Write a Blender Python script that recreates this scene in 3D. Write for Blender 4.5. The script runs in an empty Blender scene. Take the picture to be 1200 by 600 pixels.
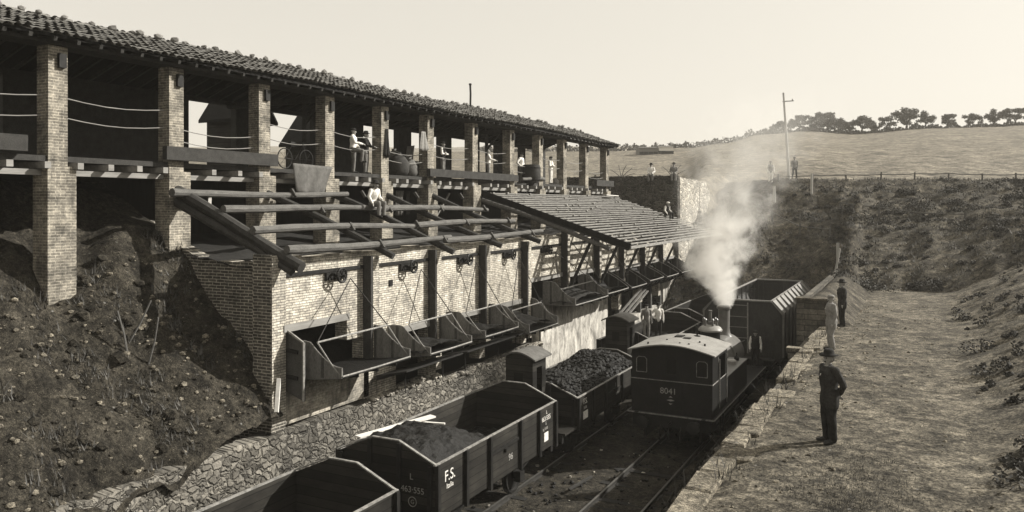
import bpy, bmesh, math, random, time
import numpy as np
T0_ = time.time()
from mathutils import Vector, Matrix, noise
R = math.radians
PI = math.pi
random.seed(7)
C = bpy.context.scene
col = C.collection

# ------------------------------------------------------------------ camera
TH = R(27.06); SN, CS = math.sin(TH), math.cos(TH); F = 930.0; CZ = 8.35
cd = bpy.data.cameras.new('camera'); cam = bpy.data.objects.new('camera', cd); col.objects.link(cam)
cam.location = (0, 0, CZ); cam.rotation_euler = (R(90), 0, TH)
cd.sensor_fit = 'HORIZONTAL'; cd.sensor_width = 36; cd.lens = 36 * F / 1200
cd.shift_y = -60 / 1200; cd.clip_start = .1; cd.clip_end = 6000
C.camera = cam
C.render.resolution_x = 1024; C.render.resolution_y = 512

# ------------------------------------------------------------------ light
SUN_AZ = 50.0   # degrees from +Y towards +X
SUN_EL = 32.0
w = bpy.data.worlds.new('World'); C.world = w; w.use_nodes = True
nt = w.node_tree; nt.nodes.clear()
sky = nt.nodes.new('ShaderNodeTexSky'); sky.sky_type = 'NISHITA'; sky.sun_disc = False
sky.sun_elevation = R(SUN_EL); sky.sun_rotation = R(SUN_AZ)
sky.air_density = 1.0; sky.dust_density = 4.0; sky.altitude = 0
bw = nt.nodes.new('ShaderNodeRGBToBW')
pw = nt.nodes.new('ShaderNodeMath'); pw.operation = 'POWER'; pw.inputs[1].default_value = .25
mul = nt.nodes.new('ShaderNodeMath'); mul.operation = 'MULTIPLY'; mul.inputs[1].default_value = 3.12
tn = nt.nodes.new('ShaderNodeVectorMath'); tn.operation = 'SCALE'; tn.inputs[0].default_value = (1.0, .95, .845)
bg = nt.nodes.new('ShaderNodeBackground'); bg.inputs[1].default_value = .12
wo = nt.nodes.new('ShaderNodeOutputWorld')
nt.links.new(sky.outputs[0], bw.inputs[0]); nt.links.new(bw.outputs[0], pw.inputs[0]); nt.links.new(pw.outputs[0], mul.inputs[0])
nt.links.new(mul.outputs[0], tn.inputs['Scale']); nt.links.new(tn.outputs[0], bg.inputs[0]); nt.links.new(bg.outputs[0], wo.inputs[0])
sl = bpy.data.lights.new('sun', 'SUN'); sl.energy = 5.0; sl.angle = R(.5); sl.color = (1, .965, .90)
so = bpy.data.objects.new('sun', sl); col.objects.link(so)
sd = Vector((math.sin(R(SUN_AZ)) * math.cos(R(SUN_EL)), math.cos(R(SUN_AZ)) * math.cos(R(SUN_EL)), math.sin(R(SUN_EL))))
so.rotation_euler = sd.to_track_quat('Z', 'Y').to_euler(); so.location = (30, 30, 60)
C.view_settings.view_transform = 'Standard'; C.view_settings.look = 'None'
C.view_settings.exposure = 0.7
C.cycles.volume_bounces = 3; C.cycles.max_bounces = 8; C.view_settings.gamma = 1

# ------------------------------------------------------------------ materials
def T(v): return (v, v * .965, v * .895, 1)
class NG:
    def __init__(s, name):
        s.m = bpy.data.materials.new(name); s.m.use_nodes = True; s.t = s.m.node_tree
        s.b = s.t.nodes['Principled BSDF']; s.b.inputs['Specular IOR Level'].default_value = .14
    def n(s, ty, **kw):
        x = s.t.nodes.new(ty)
        for k, v in kw.items():
            if k.startswith('i_'):
                k = k[2:]; k = int(k) if k.isdigit() else k.replace('_', ' ')
                x.inputs[k].default_value = v
            else: setattr(x, k, v)
        return x
    def l(s, a, b): s.t.links.new(a, b)
    def ramp(s, src, stops):
        r = s.n('ShaderNodeValToRGB'); e = r.color_ramp.elements
        e[0].position = stops[0][0]; e[0].color = T(stops[0][1]); e[1].position = stops[-1][0]; e[1].color = T(stops[-1][1])
        for p, v in stops[1:-1]:
            q = e.new(p); q.color = T(v)
        s.l(src, r.inputs[0]); return r.outputs[0]
    def mix(s, fac, a, b, mode='MIX'):
        m = s.n('ShaderNodeMix', data_type='RGBA', blend_type=mode)
        for src, k in ((fac, 0), (a, 6), (b, 7)):
            if hasattr(src, 'links'): s.l(src, m.inputs[k])
            else: m.inputs[k].default_value = src
        return m.outputs[2]
    def noise(s, vec, sc, det=6, rough=.6, dist=0):
        x = s.n('ShaderNodeTexNoise'); x.inputs['Scale'].default_value = sc; x.inputs['Detail'].default_value = det
        x.inputs['Roughness'].default_value = rough; x.inputs['Distortion'].default_value = dist
        s.l(vec, x.inputs['Vector']); return x.outputs[0]
    def bump(s, h, st, dist=.02):
        b = s.n('ShaderNodeBump'); b.inputs['Strength'].default_value = st; b.inputs['Distance'].default_value = dist
        s.l(h, b.inputs['Height']); s.l(b.outputs[0], s.b.inputs['Normal'])
    def pos(s): return s.n('ShaderNodeNewGeometry').outputs['Position']
    def scaled(s, vec, sc):
        m = s.n('ShaderNodeMapping'); m.inputs['Scale'].default_value = sc; s.l(vec, m.inputs[0]); return m.outputs[0]
    def wallvec(s):
        g = s.n('ShaderNodeNewGeometry'); sp = s.n('ShaderNodeSeparateXYZ'); s.l(g.outputs['Position'], sp.inputs[0])
        sn = s.n('ShaderNodeSeparateXYZ'); s.l(g.outputs['Normal'], sn.inputs[0])
        ab = s.n('ShaderNodeMath', operation='ABSOLUTE'); s.l(sn.outputs[1], ab.inputs[0])
        gt = s.n('ShaderNodeMath', operation='GREATER_THAN'); s.l(ab.outputs[0], gt.inputs[0]); gt.inputs[1].default_value = .6
        mx = s.n('ShaderNodeMix', data_type='FLOAT'); s.l(gt.outputs[0], mx.inputs[0]); s.l(sp.outputs[1], mx.inputs[2]); s.l(sp.outputs[0], mx.inputs[3])
        cb = s.n('ShaderNodeCombineXYZ'); s.l(mx.outputs[0], cb.inputs[0]); s.l(sp.outputs[2], cb.inputs[1]); return cb.outputs[0]

def plain(name, lo, hi, sc=3, rough=.85, bump=.3, stretch=(1, 1, 1), metal=0, fine=0, dist=.02, stops=None):
    g = NG(name); p = g.scaled(g.pos(), stretch); n = g.noise(p, sc, 8, .65)
    c = g.ramp(n, stops or [(.3, lo), (.7, hi)])
    if fine:
        n2 = g.noise(p, sc * 9, 4, .7); c = g.mix(fine, c, g.ramp(n2, [(.35, lo * .6), (.65, hi * 1.3)]))
    g.l(c, g.b.inputs['Base Color']); g.b.inputs['Roughness'].default_value = rough; g.b.inputs['Metallic'].default_value = metal
    if bump: g.bump(n, bump, dist)
    return g.m

def brick(name, c1, c2, mo, stain=.5, bw=.27, rh=.072, ms=.011, wash=None):
    g = NG(name); v = g.wallvec(); b = g.n('ShaderNodeTexBrick')
    nz = g.noise(g.pos(), 1.6, 5, .6)
    # slightly wandering courses
    n3 = g.n('ShaderNodeTexNoise'); n3.inputs['Scale'].default_value = 2.5; g.l(g.pos(), n3.inputs[0])
    vm = g.n('ShaderNodeVectorMath', operation='MULTIPLY_ADD'); g.l(n3.outputs[1], vm.inputs[0]); vm.inputs[1].default_value = (.05, .03, 0); g.l(v, vm.inputs[2])
    g.l(vm.outputs[0], b.inputs['Vector'])
    b.inputs['Color1'].default_value = T(c1); b.inputs['Color2'].default_value = T(c2); b.inputs['Mortar'].default_value = T(mo)
    b.inputs['Scale'].default_value = 1; b.inputs['Mortar Size'].default_value = ms; b.inputs['Brick Width'].default_value = bw
    b.inputs['Row Height'].default_value = rh; b.inputs['Mortar Smooth'].default_value = .3; b.inputs['Bias'].default_value = 0
    fn = g.noise(g.pos(), 22, 4, .7)
    fb_ = g.noise(g.pos(), 8, 3, .6); c = g.mix(.4, b.outputs[0], g.ramp(fn, [(.33, .15), (.67, .85)]), 'OVERLAY'); c = g.mix(.35, c, g.ramp(fb_, [(.36, .15), (.64, .85)]), 'OVERLAY')
    c = g.mix(stain, c, g.ramp(nz, [(.35, .18), (.62, .82)]), 'OVERLAY')
    if wash:
        st = g.noise(g.scaled(g.pos(), (2.2, 2.2, .22)), 1.3, 6, .65)
        c = g.mix(g.ramp(st, [(.5, 0), (.68, wash)]), c, T(.05))
    g.l(c, g.b.inputs['Base Color']); g.b.inputs['Roughness'].default_value = .92
    h = g.mix(.35, b.outputs[1], fn); iv = g.n('ShaderNodeInvert'); g.l(b.outputs[1], iv.inputs['Color'])
    h = g.mix(.4, iv.outputs[0], fn); g.bump(h, .6, .015)
    return g.m

def stone(name, lo, hi, mo, sc=2.6, edge=.05):
    g = NG(name); v = g.wallvec()
    n3 = g.n('ShaderNodeTexNoise'); n3.inputs['Scale'].default_value = 3.5; n3.inputs['Detail'].default_value = 5; g.l(v, n3.inputs[0])
    vm = g.n('ShaderNodeVectorMath', operation='MULTIPLY_ADD'); g.l(n3.outputs[1], vm.inputs[0]); vm.inputs[1].default_value = (.42, .36, 0); g.l(v, vm.inputs[2])
    m = g.scaled(vm.outputs[0], (1, 1.45, 1))
    e = g.n('ShaderNodeTexVoronoi', feature='DISTANCE_TO_EDGE'); e.inputs['Scale'].default_value = sc; g.l(m, e.inputs[0])
    ce = g.n('ShaderNodeTexVoronoi'); ce.inputs['Scale'].default_value = sc; g.l(m, ce.inputs[0])
    sp = g.n('ShaderNodeSeparateColor'); g.l(ce.outputs['Color'], sp.inputs[0])
    fn = g.noise(g.pos(), 9, 8, .7)
    c = g.ramp(sp.outputs[0], [(0, lo), (.6, (lo + hi) / 2), (1, hi)])
    c = g.mix(.6, c, g.ramp(fn, [(.3, .2), (.7, .8)]), 'OVERLAY')
    big = g.noise(g.pos(), .5, 4, .6); c = g.mix(.5, c, g.ramp(big, [(.35, .25), (.65, .8)]), 'OVERLAY')
    c = g.mix(g.ramp(e.outputs[0], [(0, 1), (edge, 0)]), c, T(mo))
    g.l(c, g.b.inputs['Base Color']); g.b.inputs['Roughness'].default_value = .95
    h = g.mix(.3, g.ramp(e.outputs[0], [(0, 0), (.22, 1)]), fn); g.bump(h, 1.0, .11)
    return g.m

def streaky(name, lo, hi):
    g = NG(name); p = g.scaled(g.pos(), (1.3, 1.3, .55)); n = g.noise(p, 1.5, 8, .7, .8); f = g.noise(g.pos(), 7, 8, .7)
    c = g.ramp(n, [(.36, lo), (.5, (lo + hi) / 2), (.64, hi)])
    c = g.mix(.5, c, g.ramp(f, [(.3, .25), (.7, .75)]), 'OVERLAY')
    g.l(c, g.b.inputs['Base Color']); g.b.inputs['Roughness'].default_value = .95; g.bump(f, .4, .03); return g.m

def earth(name, lo, hi, speck=.5, sc=1.2, st=.7, sp_amt=.035, grass=None):
    g = NG(name); p = g.pos(); n = g.noise(p, sc, 10, .7); n2 = g.noise(p, sc * 8, 8, .75)
    c = g.ramp(n, [(.33, lo), (.67, hi)]); c = g.mix(.8, c, g.ramp(n2, [(.33, .08), (.66, .9)]), 'OVERLAY'); n5 = g.noise(p, sc * 2.7, 6, .7); c = g.mix(.7, c, g.ramp(n5, [(.36, .12), (.62, .85)]), 'OVERLAY')
    n4 = g.noise(p, sc * 34, 3, .6); c = g.mix(.75, c, g.ramp(n4, [(.36, .1), (.64, .88)]), 'OVERLAY')
    v = g.n('ShaderNodeTexVoronoi'); v.inputs['Scale'].default_value = 5.5; g.l(p, v.inputs[0])
    spc = g.n('ShaderNodeSeparateColor'); g.l(v.outputs['Color'], spc.inputs[0])
    a = g.ramp(v.outputs['Distance'], [(0, 1), (.22, 0)])
    b = g.ramp(spc.outputs[0], [(1 - sp_amt * 6, 0), (1, 1)])
    c = g.mix(g.mix(1, a, b, 'MULTIPLY'), c, T(speck))
    g.l(c, g.b.inputs['Base Color']); g.b.inputs['Roughness'].default_value = .97
    h = g.mix(.5, n, n2); g.bump(h, st, .12); return g.m

M = {}
M['brick_pillar'] = brick('pillar brick', .21, .12, .30, .75)
M['brick_wall'] = brick('whitewashed brick', .56, .36, .15, .45, wash=.45)
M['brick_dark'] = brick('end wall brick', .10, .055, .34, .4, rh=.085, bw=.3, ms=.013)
M['brick_low'] = brick('sooty brick', .36, .24, .24, .6, wash=.75)
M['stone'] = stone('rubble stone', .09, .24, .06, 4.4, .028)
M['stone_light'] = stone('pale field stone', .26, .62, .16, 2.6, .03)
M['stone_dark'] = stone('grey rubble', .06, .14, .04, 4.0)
M['concrete'] = streaky('stained render', .16, .58)
M['coping'] = earth('coping stone', .10, .30, .5, 2.2, 1.0, .02)
M['coursed'] = brick('coursed block', .12, .055, .04, .7, bw=.95, rh=.21, ms=.018, wash=.8)
M['lintel'] = plain('lintel timber', .16, .30, 3, bump=.3, stretch=(3, .3, 3))
M['log'] = plain('barked log', .05, .16, 5, bump=.7, stretch=(2, .6, 2), fine=.4)
M['log_d'] = plain('dark log', .018, .07, 5, bump=.7, stretch=(1, 1, 1), fine=.4)
M['timber'] = plain('old timber', .018, .06, 4, bump=.4, stretch=(1, 1, 1), fine=.4)
M['beam'] = plain('weathered beam', .03, .10, 3, bump=.4, stretch=(2, .5, 2), fine=.5)
M['white_wood'] = plain('fresh sawn wood', .55, .75, 4, bump=.2, stretch=(2, .3, 2))
M['lath'] = plain('bleached lath', .10, .34, 3, bump=.4, stretch=(3, .8, 3), fine=.3)
M['dark_wood'] = plain('shade black boards', .006, .018, 5, bump=.3, stretch=(2, 2, .3))  # interior shade put into the colour as near-black; outdoor boards share it
M['tile'] = plain('clay roof tile', .07, .24, 5, bump=.5, fine=.5)
M['iron'] = plain('black iron', .008, .025, 6, rough=.55, bump=.15)
M['iron_l'] = plain('worn iron edge', .10, .34, 9, rough=.55, bump=.1)
M['rust'] = plain('rusted plate', .008, .035, 3.5, rough=.75, bump=.4, fine=.4)
M['wagon'] = None
M['rope'] = plain('rope', .03, .06, 10)
M['coal'] = plain('coal', .004, .018, 6, rough=.5, bump=.9, fine=.6, dist=.08)
M['coal_dust'] = plain('coal dust', .010, .035, 4, rough=.9, bump=.6, fine=.5)
M['yard'] = earth('sooty yard ballast', .018, .05, .2, 1.0, .8, .008)
M['platform'] = earth('trodden platform dirt', .05, .15, .4, .6, 1.0, .02)
M['ledge'] = earth('rough rubble', .05, .14, .5, 1.6, 1.0, .03)
M['bank'] = earth('spoil bank', .016, .055, .3, 1.3, 1.0, .015)
M['slope'] = earth('scrubby slope', .028, .095, .25, .5, 1.0, .008)
M['field'] = earth('dry field', .09, .19, .3, .22, .6, .004)
M['rail'] = plain('rail steel', .05, .10, 6, rough=.4, metal=.6, bump=0)
M['rail_top'] = plain('polished rail head', .16, .26, 6, rough=.35, metal=.7, bump=0)
M['cabroof'] = plain('dusty cab roof', .17, .32, 3, rough=.8, bump=.2, fine=.25)
M['loco'] = plain('loco black', .004, .018, 2.2, rough=.5, bump=.12, fine=.35)
M['boiler'] = plain('boiler lagging', .10, .17, 3, rough=.33, bump=.06)
M['dome'] = plain('bright dome', .20, .36, 4, rough=.4, bump=.05)
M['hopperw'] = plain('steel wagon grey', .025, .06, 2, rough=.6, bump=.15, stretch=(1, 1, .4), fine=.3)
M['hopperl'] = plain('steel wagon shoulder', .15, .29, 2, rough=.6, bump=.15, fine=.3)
M['hopperr'] = plain('steel ribs', .10, .20, 2, rough=.6, bump=.1)
M['olive'] = plain('pale olive leaves', .07, .17, .5, bump=0)
M['paint'] = plain('white lettering', .5, .8, 14, bump=0)
M['paint_d'] = plain('faded lettering', .22, .36, 14, bump=0)
M['glass'] = plain('dark window', .01, .02, 4, rough=.15, bump=0)
M['leaf'] = plain('olive leaves', .04, .10, .8, bump=0)
M['drygrass'] = plain('bleached grass', .05, .20, .5, bump=0)
M['bark'] = plain('bark', .06, .12, 5)
M['grass'] = plain('dry grass', .04, .13, .9, bump=0)
M['pole'] = plain('pale pole', .30, .45, 3, stretch=(1, 1, .2))
M['chute_wood'] = plain('worn chute boards', .07, .19, 3, bump=.4, stretch=(2, 2, .4), fine=.4)
M['cloth'] = plain('grey sacking', .07, .14, 5, bump=.4)
M['skin'] = plain('skin', .26, .33, 6, bump=0)
M['hair'] = plain('dark hair', .015, .03, 20)
M['black'] = plain('black cloth', .012, .034, 14, rough=.95, bump=.2)
M['coatgrey'] = plain('dark suit cloth', .020, .055, 14, rough=.95, bump=.3)
M['grey'] = plain('grey cloth', .12, .2, 14, rough=.95, bump=.2)
M['light'] = plain('pale cloth', .17, .28, 14, rough=.95, bump=.2)
M['white'] = plain('white shirt', .66, .80, 14, rough=.95, bump=.2)
M['shoe'] = plain('boot leather', .02, .05, 14, rough=.6)
def planks(name, lo, hi, rh=.2):
    g = NG(name); v = g.wallvec(); b = g.n('ShaderNodeTexBrick'); g.l(v, b.inputs['Vector'])
    b.inputs['Color1'].default_value = T(hi); b.inputs['Color2'].default_value = T(lo); b.inputs['Mortar'].default_value = T(lo * .3)
    b.inputs['Scale'].default_value = 1; b.inputs['Mortar Size'].default_value = .008; b.inputs['Brick Width'].default_value = 30; b.inputs['Row Height'].default_value = rh
    f = g.noise(g.scaled(g.pos(), (.6, .6, 3)), 5, 8, .7); c = g.mix(.6, b.outputs[0], g.ramp(f, [(.3, .2), (.7, .8)]), 'OVERLAY')
    n2 = g.noise(g.pos(), 1.3, 5, .6); c = g.mix(.5, c, g.ramp(n2, [(.35, .25), (.68, .85)]), 'OVERLAY')
    g.l(c, g.b.inputs['Base Color']); g.b.inputs['Roughness'].default_value = .7; g.bump(b.outputs[1], -.5, .01); return g.m
M['wagon'] = planks('wagon boards', .006, .030)
M['shed'] = planks('shed boards', .02, .05, .22)

# ------------------------------------------------------------------ mesh builder
def jit(a): return random.uniform(-a, a)
class MB:
    def __init__(s): s.v = []; s.f = []; s.mi = []; s.cur = 0
    def add(s, vs, fs):
        o = len(s.v); s.v += [tuple(v) for v in vs]; s.f += [tuple(o + i for i in f) for f in fs]; s.mi += [s.cur] * len(fs); return s
    def box(s, x0, x1, y0, y1, z0, z1):
        return s.add([(x0,y0,z0),(x1,y0,z0),(x1,y1,z0),(x0,y1,z0),(x0,y0,z1),(x1,y0,z1),(x1,y1,z1),(x0,y1,z1)],
                     [(0,3,2,1),(4,5,6,7),(0,1,5,4),(1,2,6,5),(2,3,7,6),(3,0,4,7)])
    def bar(s, a, b, w, h, up=(0, 0, 1)):
        a, b = Vector(a), Vector(b); d = (b - a).normalized(); u = Vector(up); sx = d.cross(u)
        if sx.length < 1e-3: sx = d.cross(Vector((1, 0, 0)))
        sx.normalize(); uu = sx.cross(d).normalized(); vs = []
        for p in (a, b):
            for i, j in ((-1,-1),(1,-1),(1,1),(-1,1)): vs.append(p + sx * i * w / 2 + uu * j * h / 2)
        return s.add(vs, [(0,3,2,1),(4,5,6,7),(0,1,5,4),(1,2,6,5),(2,3,7,6),(3,0,4,7)])
    def tube(s, pts, rad, n=8, wob=0):
        pts = [Vector(p) for p in pts]; k = len(pts)
        if not hasattr(rad, '__len__'): rad = [rad] * k
        vs = []; 
        for i, p in enumerate(pts):
            d = (pts[min(i+1, k-1)] - pts[max(i-1, 0)]).normalized()
            a = d.cross(Vector((0, 0, 1)))
            if a.length < .05: a = d.cross(Vector((1, 0, 0)))
            a.normalize(); b = d.cross(a)
            for j in range(n):
                t = 2 * PI * j / n; r = rad[i] * (1 + jit(wob)); vs.append(p + (a * math.cos(t) + b * math.sin(t)) * r)
        fs = [(i*n+j, i*n+(j+1) % n, (i+1)*n+(j+1) % n, (i+1)*n+j) for i in range(k-1) for j in range(n)]
        fs.append(tuple(range(n-1, -1, -1))); fs.append(tuple((k-1)*n+j for j in range(n)))
        return s.add(vs, fs)
    def log(s, a, b, r0, r1, bend=.06, seg=9):
        a, b = Vector(a), Vector(b); pts = []; ra = []; ph = jit(3); 
        for i in range(seg + 1):
            t = i / seg; p = a.lerp(b, t); p += Vector((jit(.012), jit(.012), math.sin(t * PI * 1.3 + ph) * bend - math.sin(ph) * bend * (1 - t)))
            pts.append(p); ra.append((r0 * (1 - t) + r1 * t) * (1 + jit(.07)))
        return s.tube(pts, ra, 9, .06)
    def lathe(s, c, prof, n=20, axis='z'):
        vs = []; c = Vector(c)
        for r, z in prof:
            for j in range(n):
                t = 2 * PI * j / n; q = (r * math.cos(t), r * math.sin(t), z)
                if axis == 'y': q = (q[0], q[2], q[1])
                if axis == 'x': q = (q[2], q[0], q[1])
                vs.append(c + Vector(q))
        k = len(prof); fs = [(i*n+j, i*n+(j+1) % n, (i+1)*n+(j+1) % n, (i+1)*n+j) for i in range(k-1) for j in range(n)]
        fs.append(tuple(range(n-1, -1, -1))); fs.append(tuple((k-1)*n+j for j in range(n)))
        return s.add(vs, fs)
    def prism(s, poly, ax, a, b):
        """poly in the two other axes (order x,y,z without ax), extruded a..b along ax"""
        def mk(p, t):
            return {'x': (t, p[0], p[1]), 'y': (p[0], t, p[1]), 'z': (p[0], p[1], t)}[ax]
        n = len(poly); vs = [mk(p, a) for p in poly] + [mk(p, b) for p in poly]
        return s.add(vs, [tuple(range(n)), tuple(range(2*n-1, n-1, -1))] + [(i, (i+1) % n + 0, n+(i+1) % n, n+i) for i in range(n)])
    def rock(s, c, r, sq=(1, 1, .7)):
        bm = bmesh.new(); bmesh.ops.create_icosphere(bm, subdivisions=1, radius=1)
        ph = jit(9); vs = []
        for v in bm.verts:
            k = r * (1 + jit(.28)); vs.append((c[0] + v.co.x * k * sq[0], c[1] + v.co.y * k * sq[1], c[2] + v.co.z * k * sq[2]))
        fs = [tuple(v.index for v in f.verts) for f in bm.faces]; bm.free(); return s.add(vs, fs)
    def grid(s, xs, ys, fn, keep=None):
        vs = [(x, y, fn(x, y)) for y in ys for x in xs]; n = len(xs)
        fs = [(j*n+i, j*n+i+1, (j+1)*n+i+1, (j+1)*n+i) for j in range(len(ys)-1) for i in range(n-1)
              if keep is None or keep((xs[i]+xs[i+1])/2, (ys[j]+ys[j+1])/2)]
        return s.add(vs, fs)
    def build(s, name, mats, parent=None, smooth=False, fix=True):
        me = bpy.data.meshes.new(name); me.from_pydata(s.v, [], s.f)
        if not isinstance(mats, (list, tuple)): mats = [mats]
        for m in mats: me.materials.append(M[m] if isinstance(m, str) else m)
        me.polygons.foreach_set('material_index', s.mi)
        if fix:
            bm = bmesh.new(); bm.from_mesh(me); bmesh.ops.recalc_face_normals(bm, faces=bm.faces); bm.to_mesh(me); bm.free()
        if smooth:
            me.polygons.foreach_set('use_smooth', [True] * len(me.polygons))
            if smooth != 'all': me.set_sharp_from_angle(angle=R(40))
        o = bpy.data.objects.new(name, me); col.objects.link(o)
        if parent:
            o.parent = parent
            L = parent; off = Vector((0, 0, 0))
            while L is not None: off += L.location; L = L.parent
            if not s.__dict__.get('local'):
                me.transform(Matrix.Translation(-off))
        return o
def tag(o, label=None, cat=None, group=None, kind=None):
    for k, v in (('label', label), ('category', cat), ('group', group), ('kind', kind)):
        if v: o[k] = v
    return o
def thing(name, loc, label, cat, group=None):
    o = bpy.data.objects.new(name, None); col.objects.link(o); o.location = loc; o.empty_display_size = .2
    return tag(o, label, cat, group)
def structure(o): o['kind'] = 'structure'; return o
def fr(a, b, st):
    n = max(1, int(round((b - a) / st))); return [a + (b - a) * i / n for i in range(n + 1)]
def N(x, y, s=1, z=0): return noise.noise(Vector((x * s, y * s, z)))
def FB(x, y, s=1, o=4, z=0):
    a = 0; k = 1
    for i in range(o): a += N(x, y, s * 2 ** i, z + i * 7) * k; k *= .5
    return a
def onX(px, X):            # Y of the point of plane X seen in column px of the photograph
    d = F * -X / (CS * (1075 - px)); return (d + X * SN) / CS
def depth(x, y): return -x * SN + y * CS
def text(body, size, loc, face, mat, parent, name='lettering', align='CENTER', depthv=.004):
    cu = bpy.data.curves.new(name, 'FONT'); cu.body = body; cu.size = size; cu.align_x = align; cu.extrude = depthv
    t = bpy.data.objects.new(name + '_tmp', cu); col.objects.link(t)
    bpy.context.view_layer.update()
    me = bpy.data.meshes.new_from_object(t.evaluated_get(bpy.context.evaluated_depsgraph_get()))
    bpy.data.objects.remove(t)
    rot = {'-y': (R(90), 0, 0), '+x': (R(90), 0, R(90))}[face]
    me.transform(Matrix.Translation(Vector(loc)) @ __import__('mathutils').Euler(rot).to_matrix().to_4x4())
    me.materials.clear(); me.materials.append(M[mat]); o = bpy.data.objects.new(name, me); col.objects.link(o); o.parent = parent
    off = Vector((0, 0, 0)); L = parent
    while L is not None: off += L.location; L = L.parent
    me.transform(Matrix.Translation(-off)); return o

# ------------------------------------------------------------------ ground
XW = -15.2         # chute wall plane
XF = -18.95        # arcade plane
b = MB(); b.box(-1500, 1500, -300, 2500, -1.0, -.6); structure(b.build('ground', 'field'))
def yard(x, y): return -.13 + .05 * FB(x, y, .8) + .02 * N(x, y, 4)
b = MB(); b.grid(fr(-15.25, -4.3, .2), fr(-12, 58, .3), yard); structure(b.build('yard_ground', 'yard', smooth='all'))
def sidebank(x, y):
    q = max(0, x - .7 - .5 * N(y * .22, 2)); r_ = q * q * .16 if q < 1.6 else .41 + (q - 1.6) * .5
    return min(r_, 6.3 + (r_ - 6.3) * .03 if r_ > 6.3 else r_) * (1 + .10 * FB(x, y, .4)) + min(1, q) * .10 * FB(x, y, 1.4)
def scatter_plat():
    b = MB()
    for i in range(2600):
        x = random.uniform(-3.1, 6) if i % 2 else random.uniform(-3.2, -1.2); y = random.uniform(7, 42); rr_ = .006 + random.random() ** 5 * .05
        b.rock((x, y, plat(x, y) + rr_ * .2), rr_)
    tag(b.build('platform_stones', 'coping', fix=False), 'small loose stones scattered over the trodden platform', 'stones', kind='stuff')
def plat(x, y):
    e = max(0, 1 - (x + 3.0) / .8)
    return 3.76 + .035 * FB(x, y, .5) + .015 * N(x, y, 3.5) - e * e * .1 * (1 + N(0, y, 1.2)) + sidebank(x, y)
b = MB(); b.grid(fr(-3.35, 6, .12) + fr(6.8, 90, 1.5), fr(-10, 62, .3), plat); structure(b.build('platform_ground', 'platform', smooth='all'))

scatter_plat()
# slope at the end of the cutting, and the fields beyond
def crestZ(px):
    pts = [(-800, 176), (600, 178), (720, 177), (800, 174), (850, 168), (890, 158), (940, 154), (1000, 157), (1100, 150), (1250, 146), (2200, 150)]
    for (a, ya), (c, yc) in zip(pts, pts[1:]):
        if px <= c: t = (px - a) / (c - a); t = t * t * (3 - 2 * t); y = ya * (1 - t) + yc * t; break
    else: y = 150
    return CZ + (240 - y) * 200 / F
def pxof(x, y): d = depth(x, y); return 600 + F * (x * CS + y * SN) / d if d > 1 else 0
def at(px, d): u = (px - 600) / F; return (u * d * CS - d * SN, u * d * SN + d * CS)
def slopeZ(x, y):
    d = depth(x, y)
    inside = 1 if x < -4.4 else 0
    d0 = 47 if inside else 40 + 5.5 * min(1, max(0, (2 - x) / 6.4)) + 1.6 * N(x * .25, 3) + .6 * N(x, 8)
    base = -.4 if inside else (3.5 + sidebank(x, y))
    d1 = 62.5
    if inside and x > -9: q = (x + 9) / 4.6; base += 3.9 * q * q * (3 - 2 * q) * min(1, max(0, (y - 50.6) / 3))
    if x < -10: d0 += (-10 - x) * .6; d1 += (-10 - x) * 1.5
    if -4.4 <= x <= -3.1: base = 4.62 if x > -4.0 else 3.0
    t = min(1, max(0, (d - d0) / (d1 - d0)))
    z = base + max(0, 10.35 - base) * (t ** .85)
    if -3.95 <= x < -1.0 and y > 32.2: z = max(z, 4.6 - max(0, x + 3.3) * .75)
    return z + (.42 * FB(x, y, .35) + .16 * N(x, y, 1.9)) * min(1, .15 + 3 * t) * (1 if t < .93 else .3)
b = MB(); b.grid(fr(-14.95, 60, .35), fr(32.2, 110, .4), slopeZ, lambda x, y: depth(x, y) < 72 and (depth(x, y) > 40 or -3.98 < x < 3))
slope_o = structure(b.build('hillside', 'slope', smooth='all'))
def fieldZ(px, d):
    z0 = 10.3 if px > 800 else 9.3
    if d < 73 and 815 < px < 880:
        x, y = at(px, d)
        if -15.6 < x < -8: return min(z0, slopeZ(max(x, -15), y) - .03)
    if d < 66: return z0
    zc = crestZ(px)
    if d <= 200: t = (d - 66) / 134; return z0 + (zc - z0) * (t ** (1.3 if px < 820 else 1.0)) + .25 * FB(px / 30, d / 20, 1)
    return zc - (d - 200) * .02
b = MB(); pxs = fr(-700, 2100, 14); ds = fr(63, 120, 3) + fr(126, 200, 6)[0:] + [210, 240, 300]
vs = []
for d in ds:
    for p in pxs:
        x, y = at(p, d); vs.append((x, y, fieldZ(p, d)))
n = len(pxs); b.add(vs, [(j*n+i, j*n+i+1, (j+1)*n+i+1, (j+1)*n+i) for j in range(len(ds)-1) for i in range(n-1)])
structure(b.build('field', 'field', smooth='all'))
b = MB(); b.grid(fr(-120, -19.2, 3), fr(-30, 110, 3), lambda x, y: 9.15 + .02 * max(0, -25 - x) + .1 * N(x, y, .1),
                 lambda x, y: (x < -24.2 or y > 56) and depth(x, y) < 68); structure(b.build('upper_field', 'field', smooth='all'))
# far ridge
b = MB(); vs = []; pxs = fr(-700, 2100, 20); n = len(pxs)
for d, k in ((420, 0), (560, .75), (650, 1), (900, .6)):
    for p in pxs:
        x, y = at(p, d); top = CZ + (240 - 172 + 3 * N(p / 90, 3) + 1.2 * N(p / 14, 1)) * 650 / F
        vs.append((x, y, 12 + (top - 12) * k))
b.add(vs, [(j*n+i, j*n+i+1, (j+1)*n+i+1, (j+1)*n+i) for j in range(3) for i in range(n-1)])
structure(b.build('far_hills', 'field', smooth='all'))
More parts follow.
